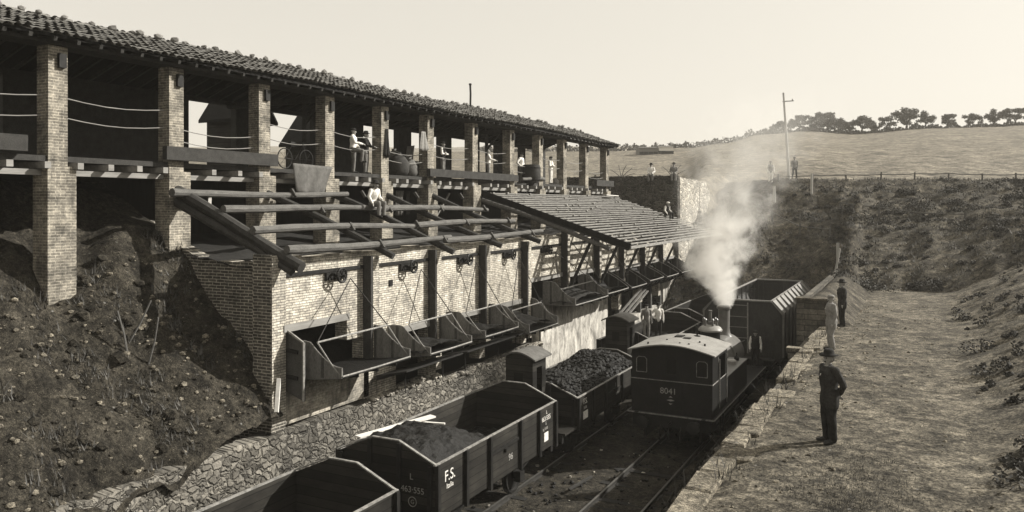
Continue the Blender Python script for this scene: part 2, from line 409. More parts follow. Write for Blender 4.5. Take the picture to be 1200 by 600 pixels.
# spoil bank left of the end wall
def bankZ(x, y):
    t = (XW - x)   # distance back from the wall
    wall = min(1, max(0, (16 - y) / 3.0))
    z = 2.35 + (.95 * (1 - wall)) + t * (1.0 + .16 * N(x, y, .4)) + .30 * FB(x, y, .7, 5) - .25 * max(0, N(x * .35, y * 1.3, 1, 4)) * 2 + .05 * N(x, y, 5)
    return min(z, 7.35 + .12 * FB(x, y, .7) + (.5 * max(0, -19.0 - x)))
b = MB(); b.grid(fr(-25, XW + .24, .14), fr(-10, 15.99, .14), bankZ); structure(b.build('embankment', 'bank', smooth='all'))

# stones, sticks on the bank: rubble nobody counts
b = MB()
for i in range(3200):
    y = random.uniform(2, 15.9); x = random.uniform(-19, XW); r = .008 + random.random() ** 7 * .09
    b.rock((x, y, bankZ(x, y) + r * .3), r)
tag(b.build('rubble', 'coping', smooth=False, fix=False), 'pale loose stones scattered over the spoil bank at left', 'rubble', kind='stuff')
b = MB()
for i in range(420):
    y = random.uniform(2, 15.9); x = XW - 4.2 * random.random() ** 1.5; r = .03 + random.random() ** 4 * .2
    b.rock((x, y, bankZ(x, y) + r * .2), r)
tag(b.build('dark_rubble', 'bank', fix=False), 'dark clods and slag lying on the spoil bank at left', 'rubble', kind='stuff')

# grass and scrub
def tufts(name, n, place, h, wdt, mat, label, blades=7):
    b = MB()
    for i in range(n):
        x, y, z, k = place()
        for j in range(blades):
            a = random.uniform(0, 2 * PI); l = h * k * random.uniform(.5, 1.2); s_ = wdt * k; q = random.uniform(.2, .9)
            bx, by = x + jit(.12 * k), y + jit(.12 * k); dx, dy = math.cos(a), math.sin(a)
            b.add([(bx - dy * s_, by + dx * s_, z - .03), (bx + dy * s_, by - dx * s_, z - .03), (bx + dx * l * q, by + dy * l * q, z + l * (1.1 - q * .6))], [(0, 1, 2)])
    return tag(b.build(name, mat, fix=False), label, 'grass', kind='stuff')
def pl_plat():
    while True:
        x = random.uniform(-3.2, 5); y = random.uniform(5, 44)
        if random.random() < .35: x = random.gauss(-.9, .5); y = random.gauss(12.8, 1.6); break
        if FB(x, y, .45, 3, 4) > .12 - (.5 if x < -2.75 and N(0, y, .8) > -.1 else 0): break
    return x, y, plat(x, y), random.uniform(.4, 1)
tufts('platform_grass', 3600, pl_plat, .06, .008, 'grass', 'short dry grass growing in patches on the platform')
def pl_ledge():
    y = random.uniform(7, 30); x = random.uniform(-3.9, -2.9); return x, y, (plat(x, y) if x > -3.1 else 3.0), random.uniform(.6, 1.6)
def pl_slope():
    while True:
        x = random.uniform(-14.9, 45); y = random.uniform(34, 85); d = depth(x, y)
        if 41 < d < 63 and FB(x, y, .6, 3, 9) > -.25 + jit(.3): return x, y, slopeZ(x, y), random.uniform(.5, 1.7)
tufts('hillside_grass', 15000, pl_slope, .16, .022, 'drygrass', 'thin dry grass on the slope at the end of the cutting', 5)
b = MB(); cl = []
for i in range(60): cl.append((random.uniform(-14, 42), random.uniform(34, 85), random.uniform(1.5, 5)))
n = 0
for i in range(420):
    y = random.uniform(9, 52); cl0 = 1
    x = random.uniform(1.4, 1.5 + y * .22); z = plat(x, y); rr0 = .08 + random.random() ** 3 * .4
    if FB(x, y, .3, 3, 3) < -.05: continue
    for k in range(int(40 + 150 * rr0)):
        v = Vector((random.gauss(0, 1), random.gauss(0, 1), abs(random.gauss(0, .8)))).normalized() * rr0 * random.random() ** .4
        p = Vector((x, y, z)) + v; a = Vector((jit(1), jit(1), jit(1))).normalized() * .045; q = a.cross(Vector((jit(1), jit(1), jit(1)))).normalized() * .03
        b.add([p - a, p + q, p + a, p - q], [(0, 1, 2, 3)])
while n < 1150:
    cx, cy, cr = random.choice(cl); x, y = random.gauss(cx, cr), random.gauss(cy, cr); d = depth(x, y)
    if not (41.5 < d < 61.5 and -14.8 < x < 45 and y > 33): continue
    n += 1; rr0 = .18 + random.random() ** 3 * .75; z = slopeZ(x, y)
    for k in range(int(40 + 150 * rr0)):
        v = Vector((random.gauss(0, 1), random.gauss(0, 1), abs(random.gauss(0, .8)))).normalized() * rr0 * random.random() ** .4; v.z *= .8; v.x *= 1 + .4 * N(n, 1, 1)
        p = Vector((x, y, z)) + v; a = Vector((jit(1), jit(1), jit(1))).normalized() * .07; q = a.cross(Vector((jit(1), jit(1), jit(1)))).normalized() * .045
        b.add([p - a, p + q, p + a, p - q], [(0, 1, 2, 3)])
tag(b.build('hillside_bushes', 'leaf', fix=False), 'low dark bushes crowding the slope at the end of the cutting', 'bushes', kind='stuff')
def pl_bank():
    while True:
        y = random.uniform(3, 15.9); x = random.uniform(-19.3, -15.1)
        if FB(x, y, .8, 3, 5) > .1: return x, y, bankZ(x, y), random.uniform(.5, 1.5)
tufts('bank_weeds', 1300, pl_bank, .2, .012, 'grass', 'dry weeds and twigs on the spoil bank', 5)

# rubble ledge below the platform edge
def ledZ(x, y): return 2.33 + .14 * FB(x, y, 1.3) + .06 * N(x, y, 5) + (x + 4.5) * .12 - (1.2 * max(0, -4.35 - x))
b = MB(); b.grid(fr(-4.75, -2.95, .1), fr(-10, 24.6, .14), lambda x, y: ledZ(x, y)); structure(b.build('rubble_ledge', 'ledge', smooth='all'))
b = MB(); ys = fr(-10, 24.6, .2)
b.add([(-4.62 + .1 * N(y, k, 1.4), y, z) for k, z in ((0, -.2), (1, .8), (2, 1.5), (3, 2.2)) for y in ys],
      [(j*len(ys)+i, j*len(ys)+i+1, (j+1)*len(ys)+i+1, (j+1)*len(ys)+i) for j in range(3) for i in range(len(ys)-1)])
tag(b.build('ledge_wall', 'stone_dark'), 'rough dark rubble wall rising from the tracks to the ledge', 'retaining wall')
b = MB()
for i in range(420):
    x = random.uniform(-4.7, -3.3); y = random.uniform(6, 24.5); r = random.uniform(.03, .13); b.rock((x, y, ledZ(x, y) + r * .2), r)
tag(b.build('ledge_rubble', 'stone', fix=False), 'broken stones lying on the ledge beside the tracks', 'rubble', kind='stuff')
tufts('ledge_weeds', 240, pl_ledge, .3, .012, 'grass', 'tall dry weeds growing along the broken platform edge', 6)
# platform retaining wall with coping blocks
pw_ = thing('platform_wall', (-3.2, 10, 2.4), 'stone retaining wall of the platform topped with pale coping blocks', 'retaining wall')
b = MB(); b.box(-3.3, -3.06, -10, 62, -.3, 3.62); b.build('wall', 'stone', pw_)
b = MB(); y = -9.0
while y < 58:
    L = random.uniform(.5, 1.3)
    if random.random() > (.16 if y < 24 else .04):
        x0 = -3.36 + jit(.05); x1 = -2.80 + jit(.16); z1 = 3.745 + jit(.02); q = .04
        c = [(x0, y + .03), (x1, y + .03 + jit(.05)), (x1 + jit(.04), y + L), (x0 + jit(.03), y + L)]
        cx = sum(p[0] for p in c) / 4; cy = sum(p[1] for p in c) / 4
        vs = [(p[0], p[1], 3.5) for p in c] + [(p[0], p[1], z1 - .03) for p in c] + [(cx + (p[0]-cx)*.9, cy + (p[1]-cy)*.9, z1 + jit(.012)) for p in c]
        b.add(vs, [(3,2,1,0),(8,9,10,11)] + [(k*4+i, k*4+(i+1) % 4, k*4+4+(i+1) % 4, k*4+4+i) for k in (0, 1) for i in range(4)])
    y += L
b.build('coping', 'coping', pw_)
# low block and cross wall by the platform
t = thing('stone_pit_wall', (-3.9, 25.5, 0), 'low stone box wall projecting from the platform beside the tall cross wall', 'wall')
b = MB(); b.box(-3.75, -3.35, 27.0, 27.3, -.3, 3.62); b.box(-3.75, -3.6, 27.3, 31.9, -.3, 3.3); b.build('wall', 'coursed', t)
b = MB(); b.box(-3.8, -3.33, 26.95, 27.35, 3.62, 3.72); b.build('coping', 'coping', t)
b = MB(); b.box(-3.58, -3.33, 27.4, 31.9, 2.2, 2.3); b.build('floor', 'ledge', t)
t = thing('cross_wall', (-3.8, 32.4, 0), 'dark block wall standing across the platform end beside the steel hopper wagon', 'wall')
b = MB(); b.box(-4.12, -3.0, 32.0, 32.5, -.3, 4.72); b.box(-4.12, -3.9, 32.5, 50, -.3, 4.65); b.build('wall', 'coursed', t)
b = MB(); b.box(-4.16, -2.95, 31.96, 32.6, 4.72, 4.80); b.build('coping', 'ledge', t)

# ------------------------------------------------------------------ tracks
def track(xc, y0, y1, label):
    t = thing('railway_track', (xc, (y0 + y1) / 2, 0), label, 'railway track', 'railway tracks in the cutting')
    for s_ in (-1, 1):
        x = xc + s_ * .745; b = MB()
        b.box(x-.06, x+.06, y0, y1, -.14, -.125); b.box(x-.012, x+.012, y0, y1, -.125, -.035); b.box(x-.034, x+.034, y0, y1, -.035, -.004)
        b.cur = 1; b.box(x-.03, x+.03, y0, y1, -.004, 0); b.build('rail', ['rail', 'rail_top'], t)
    b = MB(); y = y0
    while y < y1:
        b.box(xc-1.2+jit(.05), xc+1.2+jit(.05), y, y+.24, -.26, -.145 + jit(.03)); y += .68 + jit(.04)
    o = b.build('sleepers', 'coal_dust', t)
track(-11.25, -5, 56, 'left hand track under the open coal wagons')
track(-7.43, -5, 56, 'right hand track under the tank locomotive')
b = MB()
for i in range(2600):
    x = random.uniform(-15, -4.8); y = random.uniform(8, 34); r = .012 + random.random() ** 3 * .07
    b.rock((x, y, yard(x, y) + r * .4), r)
tag(b.build('coal_lumps', 'coal', fix=False), 'spilled coal lumps strewn over the black yard', 'coal', kind='stuff')
b = MB()
for i in range(80):
    x = random.uniform(-12, -4.8); y = random.uniform(10, 26); r = .02 + random.random() ** 2 * .06
    b.rock((x, y, yard(x, y) + r * .4), r)
tag(b.build('pale_chips', 'stone_light', fix=False), 'small pale stone chips lying on the black yard', 'rubble', kind='stuff')
for (p0, p1, wd, lab, m) in (((-10.3, 13.4, -.02), (-9.7, 15.0, .0), .28, 'short weathered plank lying on the ground beside the nearest wheel', 'beam'),
                          ((-9.55, 16.6, .0), (-8.3, 17.0, .02), .12, 'thin dark stick lying between the two tracks', 'timber'),
                          ((-9.1, 21.5, .0), (-8.9, 22.8, .02), .08, 'slim rod lying between the tracks near the locomotive', 'timber')):
    b = MB(); b.bar(p0, p1, wd, .05); tag(b.build('plank', m), lab, 'plank')

print('TIME', time.time() - T0_, '---- arcade building')
# ------------------------------------------------------------------ arcade building
BY0, BAY = 15.9, 3.56
bld = thing('arcade_building', (-21, 32, 6.4), 'long open brick arcade with tiled roof above the loading chutes', 'building')
pil = [5.2, 8.8, 12.35, 15.9, 19.37, 22.6, 25.9, 29.25, 33.2, 37.1, 40.7, 44.1, 47.7, 51.5]
for y in pil:
    b = MB(); yj = y + jit(.04)
    b.box(-19.4, XF, yj-.25, yj+.25, 9.3, 12.28)
    b.box(-19.45, -18.86, yj-.32, yj+.42, 6.2 if y > 15 else 2.5, 9.3)
    o = b.build('pillar', 'brick_pillar', bld)
    b = MB(); b.box(XF, XF+.09, yj-.02, yj+.17, 11.75, 12.1); b.build('bracket', 'iron', o)
Y0B, Y1B = 4.6, 52.3
b = MB(); b.box(-19.5, -18.78, Y0B, Y1B, 12.285, 12.38); b.build('eave_beam', 'timber', bld)
b = MB(); b.box(-19.3, -19.1, Y0B, Y1B, 9.08, 9.22); b.build('floor_beam', 'lintel', bld)
b = MB(); b.box(-24.3, -19.0, Y0B, Y1B, 9.42, 9.56); b.build('floor', 'timber', bld)
y = Y0B + .3; k = 0
b = MB()
while y < Y1B:
    if min(abs(y - p) for p in pil) > .35: b.box(-24, -18.72 + jit(.06), y, y+.16, 9.24, 9.40)
    y += .86 + jit(.1)
b.build('joists', 'lintel', bld)
# rear wall with openings
b = MB(); RX = -24.0
segs = [(Y0B, 8.5), (10.2, 12.4), (14.0, 20.7), (23.0, 24.6), (27.6, 31.1), (34, 35.2), (38.1, 39.3), (41.6, 42.6), (44.9, 46.0), (48.4, 49.0), (51.6, 52.3)]
for a, c in segs: b.box(RX-.3, RX, a, c, 9.56, 12.25)
b.box(RX-.3, RX, Y0B, 52.3, 12.25, 12.4); b.box(RX-.3, RX, Y0B, 52.3, 6.2, 9.42)
b.box(RX-.3, RX, 35.2, 36.4, 9.57, 10.7); b.box(RX - .3, RX, 42.6, 43.4, 9.57, 10.4)
b.build('rear_wall', 'timber', bld)
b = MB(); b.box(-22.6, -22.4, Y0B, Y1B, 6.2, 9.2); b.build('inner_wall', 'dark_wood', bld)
b = MB(); b.grid(fr(-22.5, XW - .45, .25), fr(BY0, 54.5, .3), lambda x, y: 6.55 + .25 * (XW - x) * .45 + .14 * FB(x, y, .9)); 
b.build('coal_floor', 'coal_dust', bld, smooth='all')
# roof: two pitches
RXR, ZR, ZE = -21.4, 13.42, 12.40
b = MB(); b.prism([(-18.5, ZE), (RXR, ZR), (-24.4, ZE), (-24.4, ZE+.07), (RXR, ZR+.07), (-18.5, ZE+.07)], 'y', Y0B-.2, Y1B+.35)
roof = b.build('roof', 'dark_wood', bld)
b = MB()
def tile(b, x0, z0, x1, z1, y, r, up):
    vs = []; n = 5
    for (x, z, rr) in ((x0, z0, r), (x1, z1, r * .8)):
        for j in range(n + 1):
            a = PI * j / n; vs.append((x, y + math.cos(a) * rr, z + (math.sin(a) * rr * .75 if up else -math.sin(a) * rr * .35 + .03)))
    fs = [(j, j+1, n+2+j, n+1+j) for j in range(n)]
    b.add(vs, fs)
sl_ = (ZR - ZE) / (-18.5 - RXR)
for side in (1, -1):
    y = Y0B - .15
    while y < Y1B + .3:
        x = 0.0; sl_len = (-18.4 - RXR) if side == 1 else 3.0
        k = 0
        while k < 8:
            xa = k * .39 - .06 + jit(.03); xb = xa + .46
            zz = lambda q: ZR + .09 - sl_ * (sl_len - q)
            X = (lambda q: -18.4 - q) if side == 1 else (lambda q: -24.45 + q)
            sag = .05 * math.sin(y * .35) + .03 * N(y, k * .4, .4)
            if side == 1: tile(b, X(xa), zz(xa)+.055+jit(.02)+sag, X(xb), zz(xb)+.02+sag, y + jit(.02), .115, True)
            elif k % 2 == 0: tile(b, X(xa), zz(xa)+.05+sag, X(xb+.39), zz(xb+.39)+.02+sag, y, .115, True)
            k += 1
        y += .235
b.build('tiles', 'tile', roof, smooth='all', fix=False)
b = MB(); y = Y0B - .1
while y < Y1B + .2:
    b.tube([(RXR + jit(.03), y, ZR + .1 + jit(.03) + .05 * math.sin(y * .35)), (RXR + jit(.03), y + .5, ZR + .12 + .05 * math.sin(y * .35))], .12, 8, .08)
    if random.random() < .75 or y < 30: b.rock((RXR + .1 + jit(.1), y + .3 + jit(.2), ZR + .23 + .05 * math.sin(y * .35)), .115 + jit(.03), (1, 1.2, .8))
    y += .62 + jit(.12)
b.build('ridge', 'tile', roof)
# rafters under roof
b = MB(); y = Y0B + .2
while y < Y1B:
    b.bar((-18.45, y, ZE-.05), (RXR, y, ZR-.06), .09, .1); b.bar((-24.3, y, ZE-.05), (RXR, y, ZR-.06), .09, .1); y += .6
b.build('roof_rafters', 'timber', bld)
# parapet planks in front of the floor
for a, c, z0, z1 in ((BY0 - .5, 19.75, 9.62, 10.0), (28.9, 37.4, 9.58, 9.92), (48.9, 52.2, 9.60, 10.0), (5, 11.5, 9.62, 10.0)):
    b = MB(); b.box(-18.90, -18.72, a, c, z0, z1); b.build('parapet_beam', 'timber', bld)
# railing wires
for k in range(len(pil) - 1):
    for z in (10.55, 11.05 if k % 3 else 10.2):
        b = MB(); y0, y1 = pil[k]+.25, pil[k+1]-.25
        b.tube([(-19.15, y0 + (y1-y0)*t, z - .12 * math.sin(PI*t)) for t in (0, .2, .4, .6, .8, 1)], .014, 5); b.build('railing_wire', 'lintel', bld)
# ladder-like props in the lower openings
for y0, z0, y1, z1, m in ((17.0, 8.9, 18.6, 7.4, 'lintel'), (18.0, 8.8, 17.7, 8.3, 'white_wood'), (31.0, 7.6, 31.9, 8.9, 'lintel'), (34.2, 9.0, 34.6, 8.3, 'white_wood')):
    b = MB(); b.bar((-19.9, y0, z0), (-19.6, y1, z1), .09, .06); b.build('prop', m, bld)

# timber clutter inside the gallery
for y0 in (17.6, 24.0, 38.9):
    b = MB(); b.bar((-21.4, y0, 9.57), (-21.4 + jit(.1), y0 + jit(.1), 12.9), .16, .16); b.build('inner_post', 'timber', bld)
    b = MB(); b.bar((-21.4, y0, 11.5), (-20.3, y0 + .05, 12.75), .1, .1); b.build('strut', 'timber', bld)
for y0 in (22.6, 29.25, 37.1, 44.1):
    b = MB(); b.bar((-19.3, y0, 12.2), (-24, y0, 12.2), .16, .2); b.build('tie_beam', 'timber', bld)

# sheds behind the arcade
def shed(name, y0, y1, ze, zp, label):
    t = thing('plank_shed', (-26.3, (y0 + y1) / 2, 9.2), label, 'shed', 'plank sheds behind the arcade')
    ym = (y0 + y1) / 2
    b = MB(); b.prism([(y0, 8.9), (y1, 8.9), (y1, ze), (ym, zp - .15), (y0, ze)], 'x', -27.3, -25.3); b.build('wall', 'shed', t)
    b = MB(); o = .32; k = (zp - ze) / (ym - y0)
    b.prism([(y0 - o, ze - o * k), (ym, zp), (y1 + o, ze - o * k), (y1 + o, ze - o * k + .12), (ym, zp + .14), (y0 - o, ze - o * k + .12)], 'x', -27.45, -25.15); b.build('roof', 'dark_wood', t)
shed('a', 24.5, 26.2, 12.3, 13.5, 'small plank shed with a steep roof seen through the first open bay')
shed('b', 29.3, 32.5, 11.5, 13.4, 'larger steep roofed plank shed seen through the second open bay')

# roof pole
t = thing('roof_pole', (-21.3, onX(551, -21.3), 13.3), 'dark iron pipe standing up from the tiled roof ridge', 'pole')
b = MB(); yy = onX(551, -21.3); b.tube([(-21.3, yy, 13.3), (-21.28, yy, 14.3), (-21.3, yy, 14.75)], .055, 8); b.lathe((-21.3, yy, 14.75), [(.08, 0), (.08, .08), (.02, .1)], 8); b.build('pipe', 'iron', t)

# ------------------------------------------------------------------ chute wall
cw = thing('chute_wall', (XW, 35, 0), 'tall whitewashed brick wall with chute openings over a stone base', 'wall')
posts = [16.0, 19.96, 23.6, 27.2, 30.9, 35.2, 39.5, 43.4, 47.3, 51.2, 55.0]
TW = .45
X0 = XW - TW
def wallbox(b, y0, y1, z0, z1, dx=0): b.box(X0, XW + dx, y0, y1, z0, z1)
b = MB()
zt = 6.85
heads = [5.09, 4.3, 4.3, 4.3, 5.1, 5.0, 4.8, 4.8, 4.8, 4.8]
for k in range(10):
    y0, y1 = posts[k], posts[k+1]; a0 = y0 + .2; a1 = y1 - .25
    wallbox(b, y0, y1, heads[k], zt)
    wallbox(b, y0 - .25 if k else y0, a0, 2.35, heads[k]) if k else wallbox(b, y0, a0, 2.35, heads[k])
    if k == 9: wallbox(b, a1, y1, 2.35, heads[k])
# fill above first opening right part lower
wallbox(b, 18.9, 19.71, 4.3, 5.09)
wallbox(b, 20.16, 21.4, 2.35, 4.3)
b.build('brickwork', 'brick_wall', cw)
b = MB()
# ragged crest
y = 16.3
while y < 54.5:
    L = random.uniform(.25, .8); h = max(0, .05 + jit(.07)); b.box(X0 + .03, XW - .03, y, y + L, zt, zt + h + .01); y += L + .02
b.build('ragged_crest', 'brick_pillar', cw)
b = MB(); 
wallbox(b, 16.0, 19.96, 2.4, 3.5); 
b.cur = 1; wallbox(b, 16.21, 19.7, 3.5, 3.56, .0); b.build('sooty_panel', ['brick_low', 'brick_low'], cw)
b = MB(); b.box(X0, XW+.02, 32.6, 41.3, -.3, 3.75); b.build('rendered_panel', 'concrete', cw)
b = MB(); b.box(X0, XW+.02, 41.3, 52, -.3, 1.7); b.box(X0, XW+.02, 52, 61, -.3, 3.4); b.build('base_panel', 'concrete', cw)
b = MB(); b.box(X0, XW+.06, 57.6, 58.6, -.3, 3.8); b.build('end_pier', 'stone_light', cw)
for yy in (43.4, 45.2, 47.3, 49.5, 51.6):
    b = MB(); b.bar((XW-.15, yy, 1.7), (XW-.15, yy, 3.7), .25, .25, up=(1, 0, 0)); b.build('prop', 'beam', cw)
b = MB(); b.box(X0, XW, 41.3, 61, 3.4, 3.75); b.build('sill_beam', 'beam', cw)
# stone base, battered
b = MB(); ys = fr(-10, 32.6, .25)
def stx(y, k): return XW + .12 + (0 if k else .18) + .03 * N(y, k * 3, 1.5)
rows = [(0, -.3), (1, .6), (2, 1.3), (3, 2.2)]
top = lambda y: 2.3 + .12 * N(y, 5, 1.3) - (.25 if y > 24 else 0)
vs = [(XW + .28 - k * .06 + .03 * N(y, k * 3, 1.5), y, z) for k, z in rows for y in ys] + [(XW + .08, y, top(y)) for y in ys] + [(XW - .45, y, top(y) + .03) for y in ys]
n = len(ys); b.add(vs, [(j*n+i, j*n+i+1, (j+1)*n+i+1, (j+1)*n+i) for j in range(5) for i in range(n-1)])
b.build('stone_base', 'stone', cw, fix=True)
b = MB()
for i in range(260):
    z = random.uniform(.1, 2.25); y = random.uniform(5, 32.5); r_ = random.uniform(.06, .17); b.rock((XW + .28 - z * .09 - r_ * .22, y, z), r_, (.45, 1.25, .85))
b.build('proud_stones', 'stone_dark', cw, fix=False)
b = MB()
for i in range(260):
    y = random.uniform(20, 32.5); r = random.uniform(.06, .15); b.rock((XW + jit(.12), y, top(y) + .02), r)
b.build('stone_crest', 'stone_light', cw)
# inner bins behind openings (dark)
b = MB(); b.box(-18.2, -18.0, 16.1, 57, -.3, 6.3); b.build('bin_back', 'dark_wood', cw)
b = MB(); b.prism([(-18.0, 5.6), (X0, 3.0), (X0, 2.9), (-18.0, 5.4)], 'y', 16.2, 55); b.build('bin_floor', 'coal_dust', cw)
for k, y in enumerate(posts):
    b = MB()
    if k == 0: b.box(-15.8, XW+.06, 15.72, 16.24, 2.3, 7.02); pr = b.build('corner_pier', 'brick_dark', cw); b = MB(); b.box(XW+.06, XW+.075, 15.73, 16.24, 2.5, 7.0); b.build('lit_face', 'brick_wall', pr); continue  # thin paler skin puts the pier's sunlit side into the colour
    zb = heads[min(k, 9)] - .05 if k < 5 else 3.75
    b.box(XW, XW+.28, y-.2, y+.15, {1: 3.4, 2: 2.6, 3: 2.9, 4: 2.6}.get(k, 3.75), 6.75 if k < 5 else 6.9); b.build('pilaster', 'brick_wall', cw)
    b = MB(); b.box(XW+.02, XW+.32, y-.31, y-.203, {1: 3.6}.get(k, 3.4 if k < 5 else 3.75), 6.78 if k < 5 else 7.1); b.build('post', 'timber', cw)
for k in range(10):
    y0, y1 = posts[k] + .16, posts[k+1] - .32
    if k == 0: y1 = 18.9
    if k == 1: y0 = 21.2
    b = MB(); b.box(XW + .01, XW + .1, y0, y1, heads[k] - .17, heads[k] + .02); b.build('lintel', 'lintel', cw)
    b = MB(); b.box(XW, XW + .07, posts[k] + .16, posts[k+1] - .32, 6.40, 6.50); b.build('pulley_rail', 'iron', cw)
b = MB(); b.box(XW, XW + .03, 21.0, 21.2, 5.72, 5.92); b.build('hole', 'iron', cw)
# brick end wall facing the camera
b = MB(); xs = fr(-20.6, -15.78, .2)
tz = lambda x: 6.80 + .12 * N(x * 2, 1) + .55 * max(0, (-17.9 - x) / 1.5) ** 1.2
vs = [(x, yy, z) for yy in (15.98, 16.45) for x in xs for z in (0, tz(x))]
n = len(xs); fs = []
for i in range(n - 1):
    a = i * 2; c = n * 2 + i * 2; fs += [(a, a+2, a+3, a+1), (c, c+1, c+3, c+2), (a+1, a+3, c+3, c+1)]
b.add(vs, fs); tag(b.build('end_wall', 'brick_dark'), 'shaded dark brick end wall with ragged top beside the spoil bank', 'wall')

# ------------------------------------------------------------------ pulleys and chutes
def pulley(y, label, z=6.3):
    t = thing('pulley', (XW + .3, y, z), label, 'pulley', 'pulleys along the chute wall')
    b = MB(); b.tube([(XW+.1, y+.02, z-.02), (XW+.42, y+.02, z-.02)], .035, 8); b.bar((XW+.05, y-.42, z-.02), (XW+.05, y+.42, z-.02), .08, .22, up=(0, 0, 1)); b.build('bracket', 'iron', t)
    b = MB()
    for ang in range(0, 360, 20):
        a, c = R(ang), R(ang + 20); 
        b.tube([(XW+.3, y + .2*math.cos(a), z + .2*math.sin(a)), (XW+.3, y + .2*math.cos(c), z + .2*math.sin(c))], .035, 6)
    for ang in (0, 60, 120): a = R(ang); b.tube([(XW+.3, y + .2*math.cos(a), z + .2*math.sin(a)), (XW+.3, y - .2*math.cos(a), z - .2*math.sin(a))], .02, 5)
    b.build('wheel', 'iron', t)
    return t
ordw = ['first', 'second', 'third', 'fourth', 'fifth', 'sixth', 'seventh', 'eighth', 'ninth', 'tenth']
pys = [18.3, 22.0, 25.7, 29.3, 33.0]
for i, y in enumerate(pys): pulley(y, ordw[i] + ' black pulley wheel from the brick corner, on the white wall above its chute')

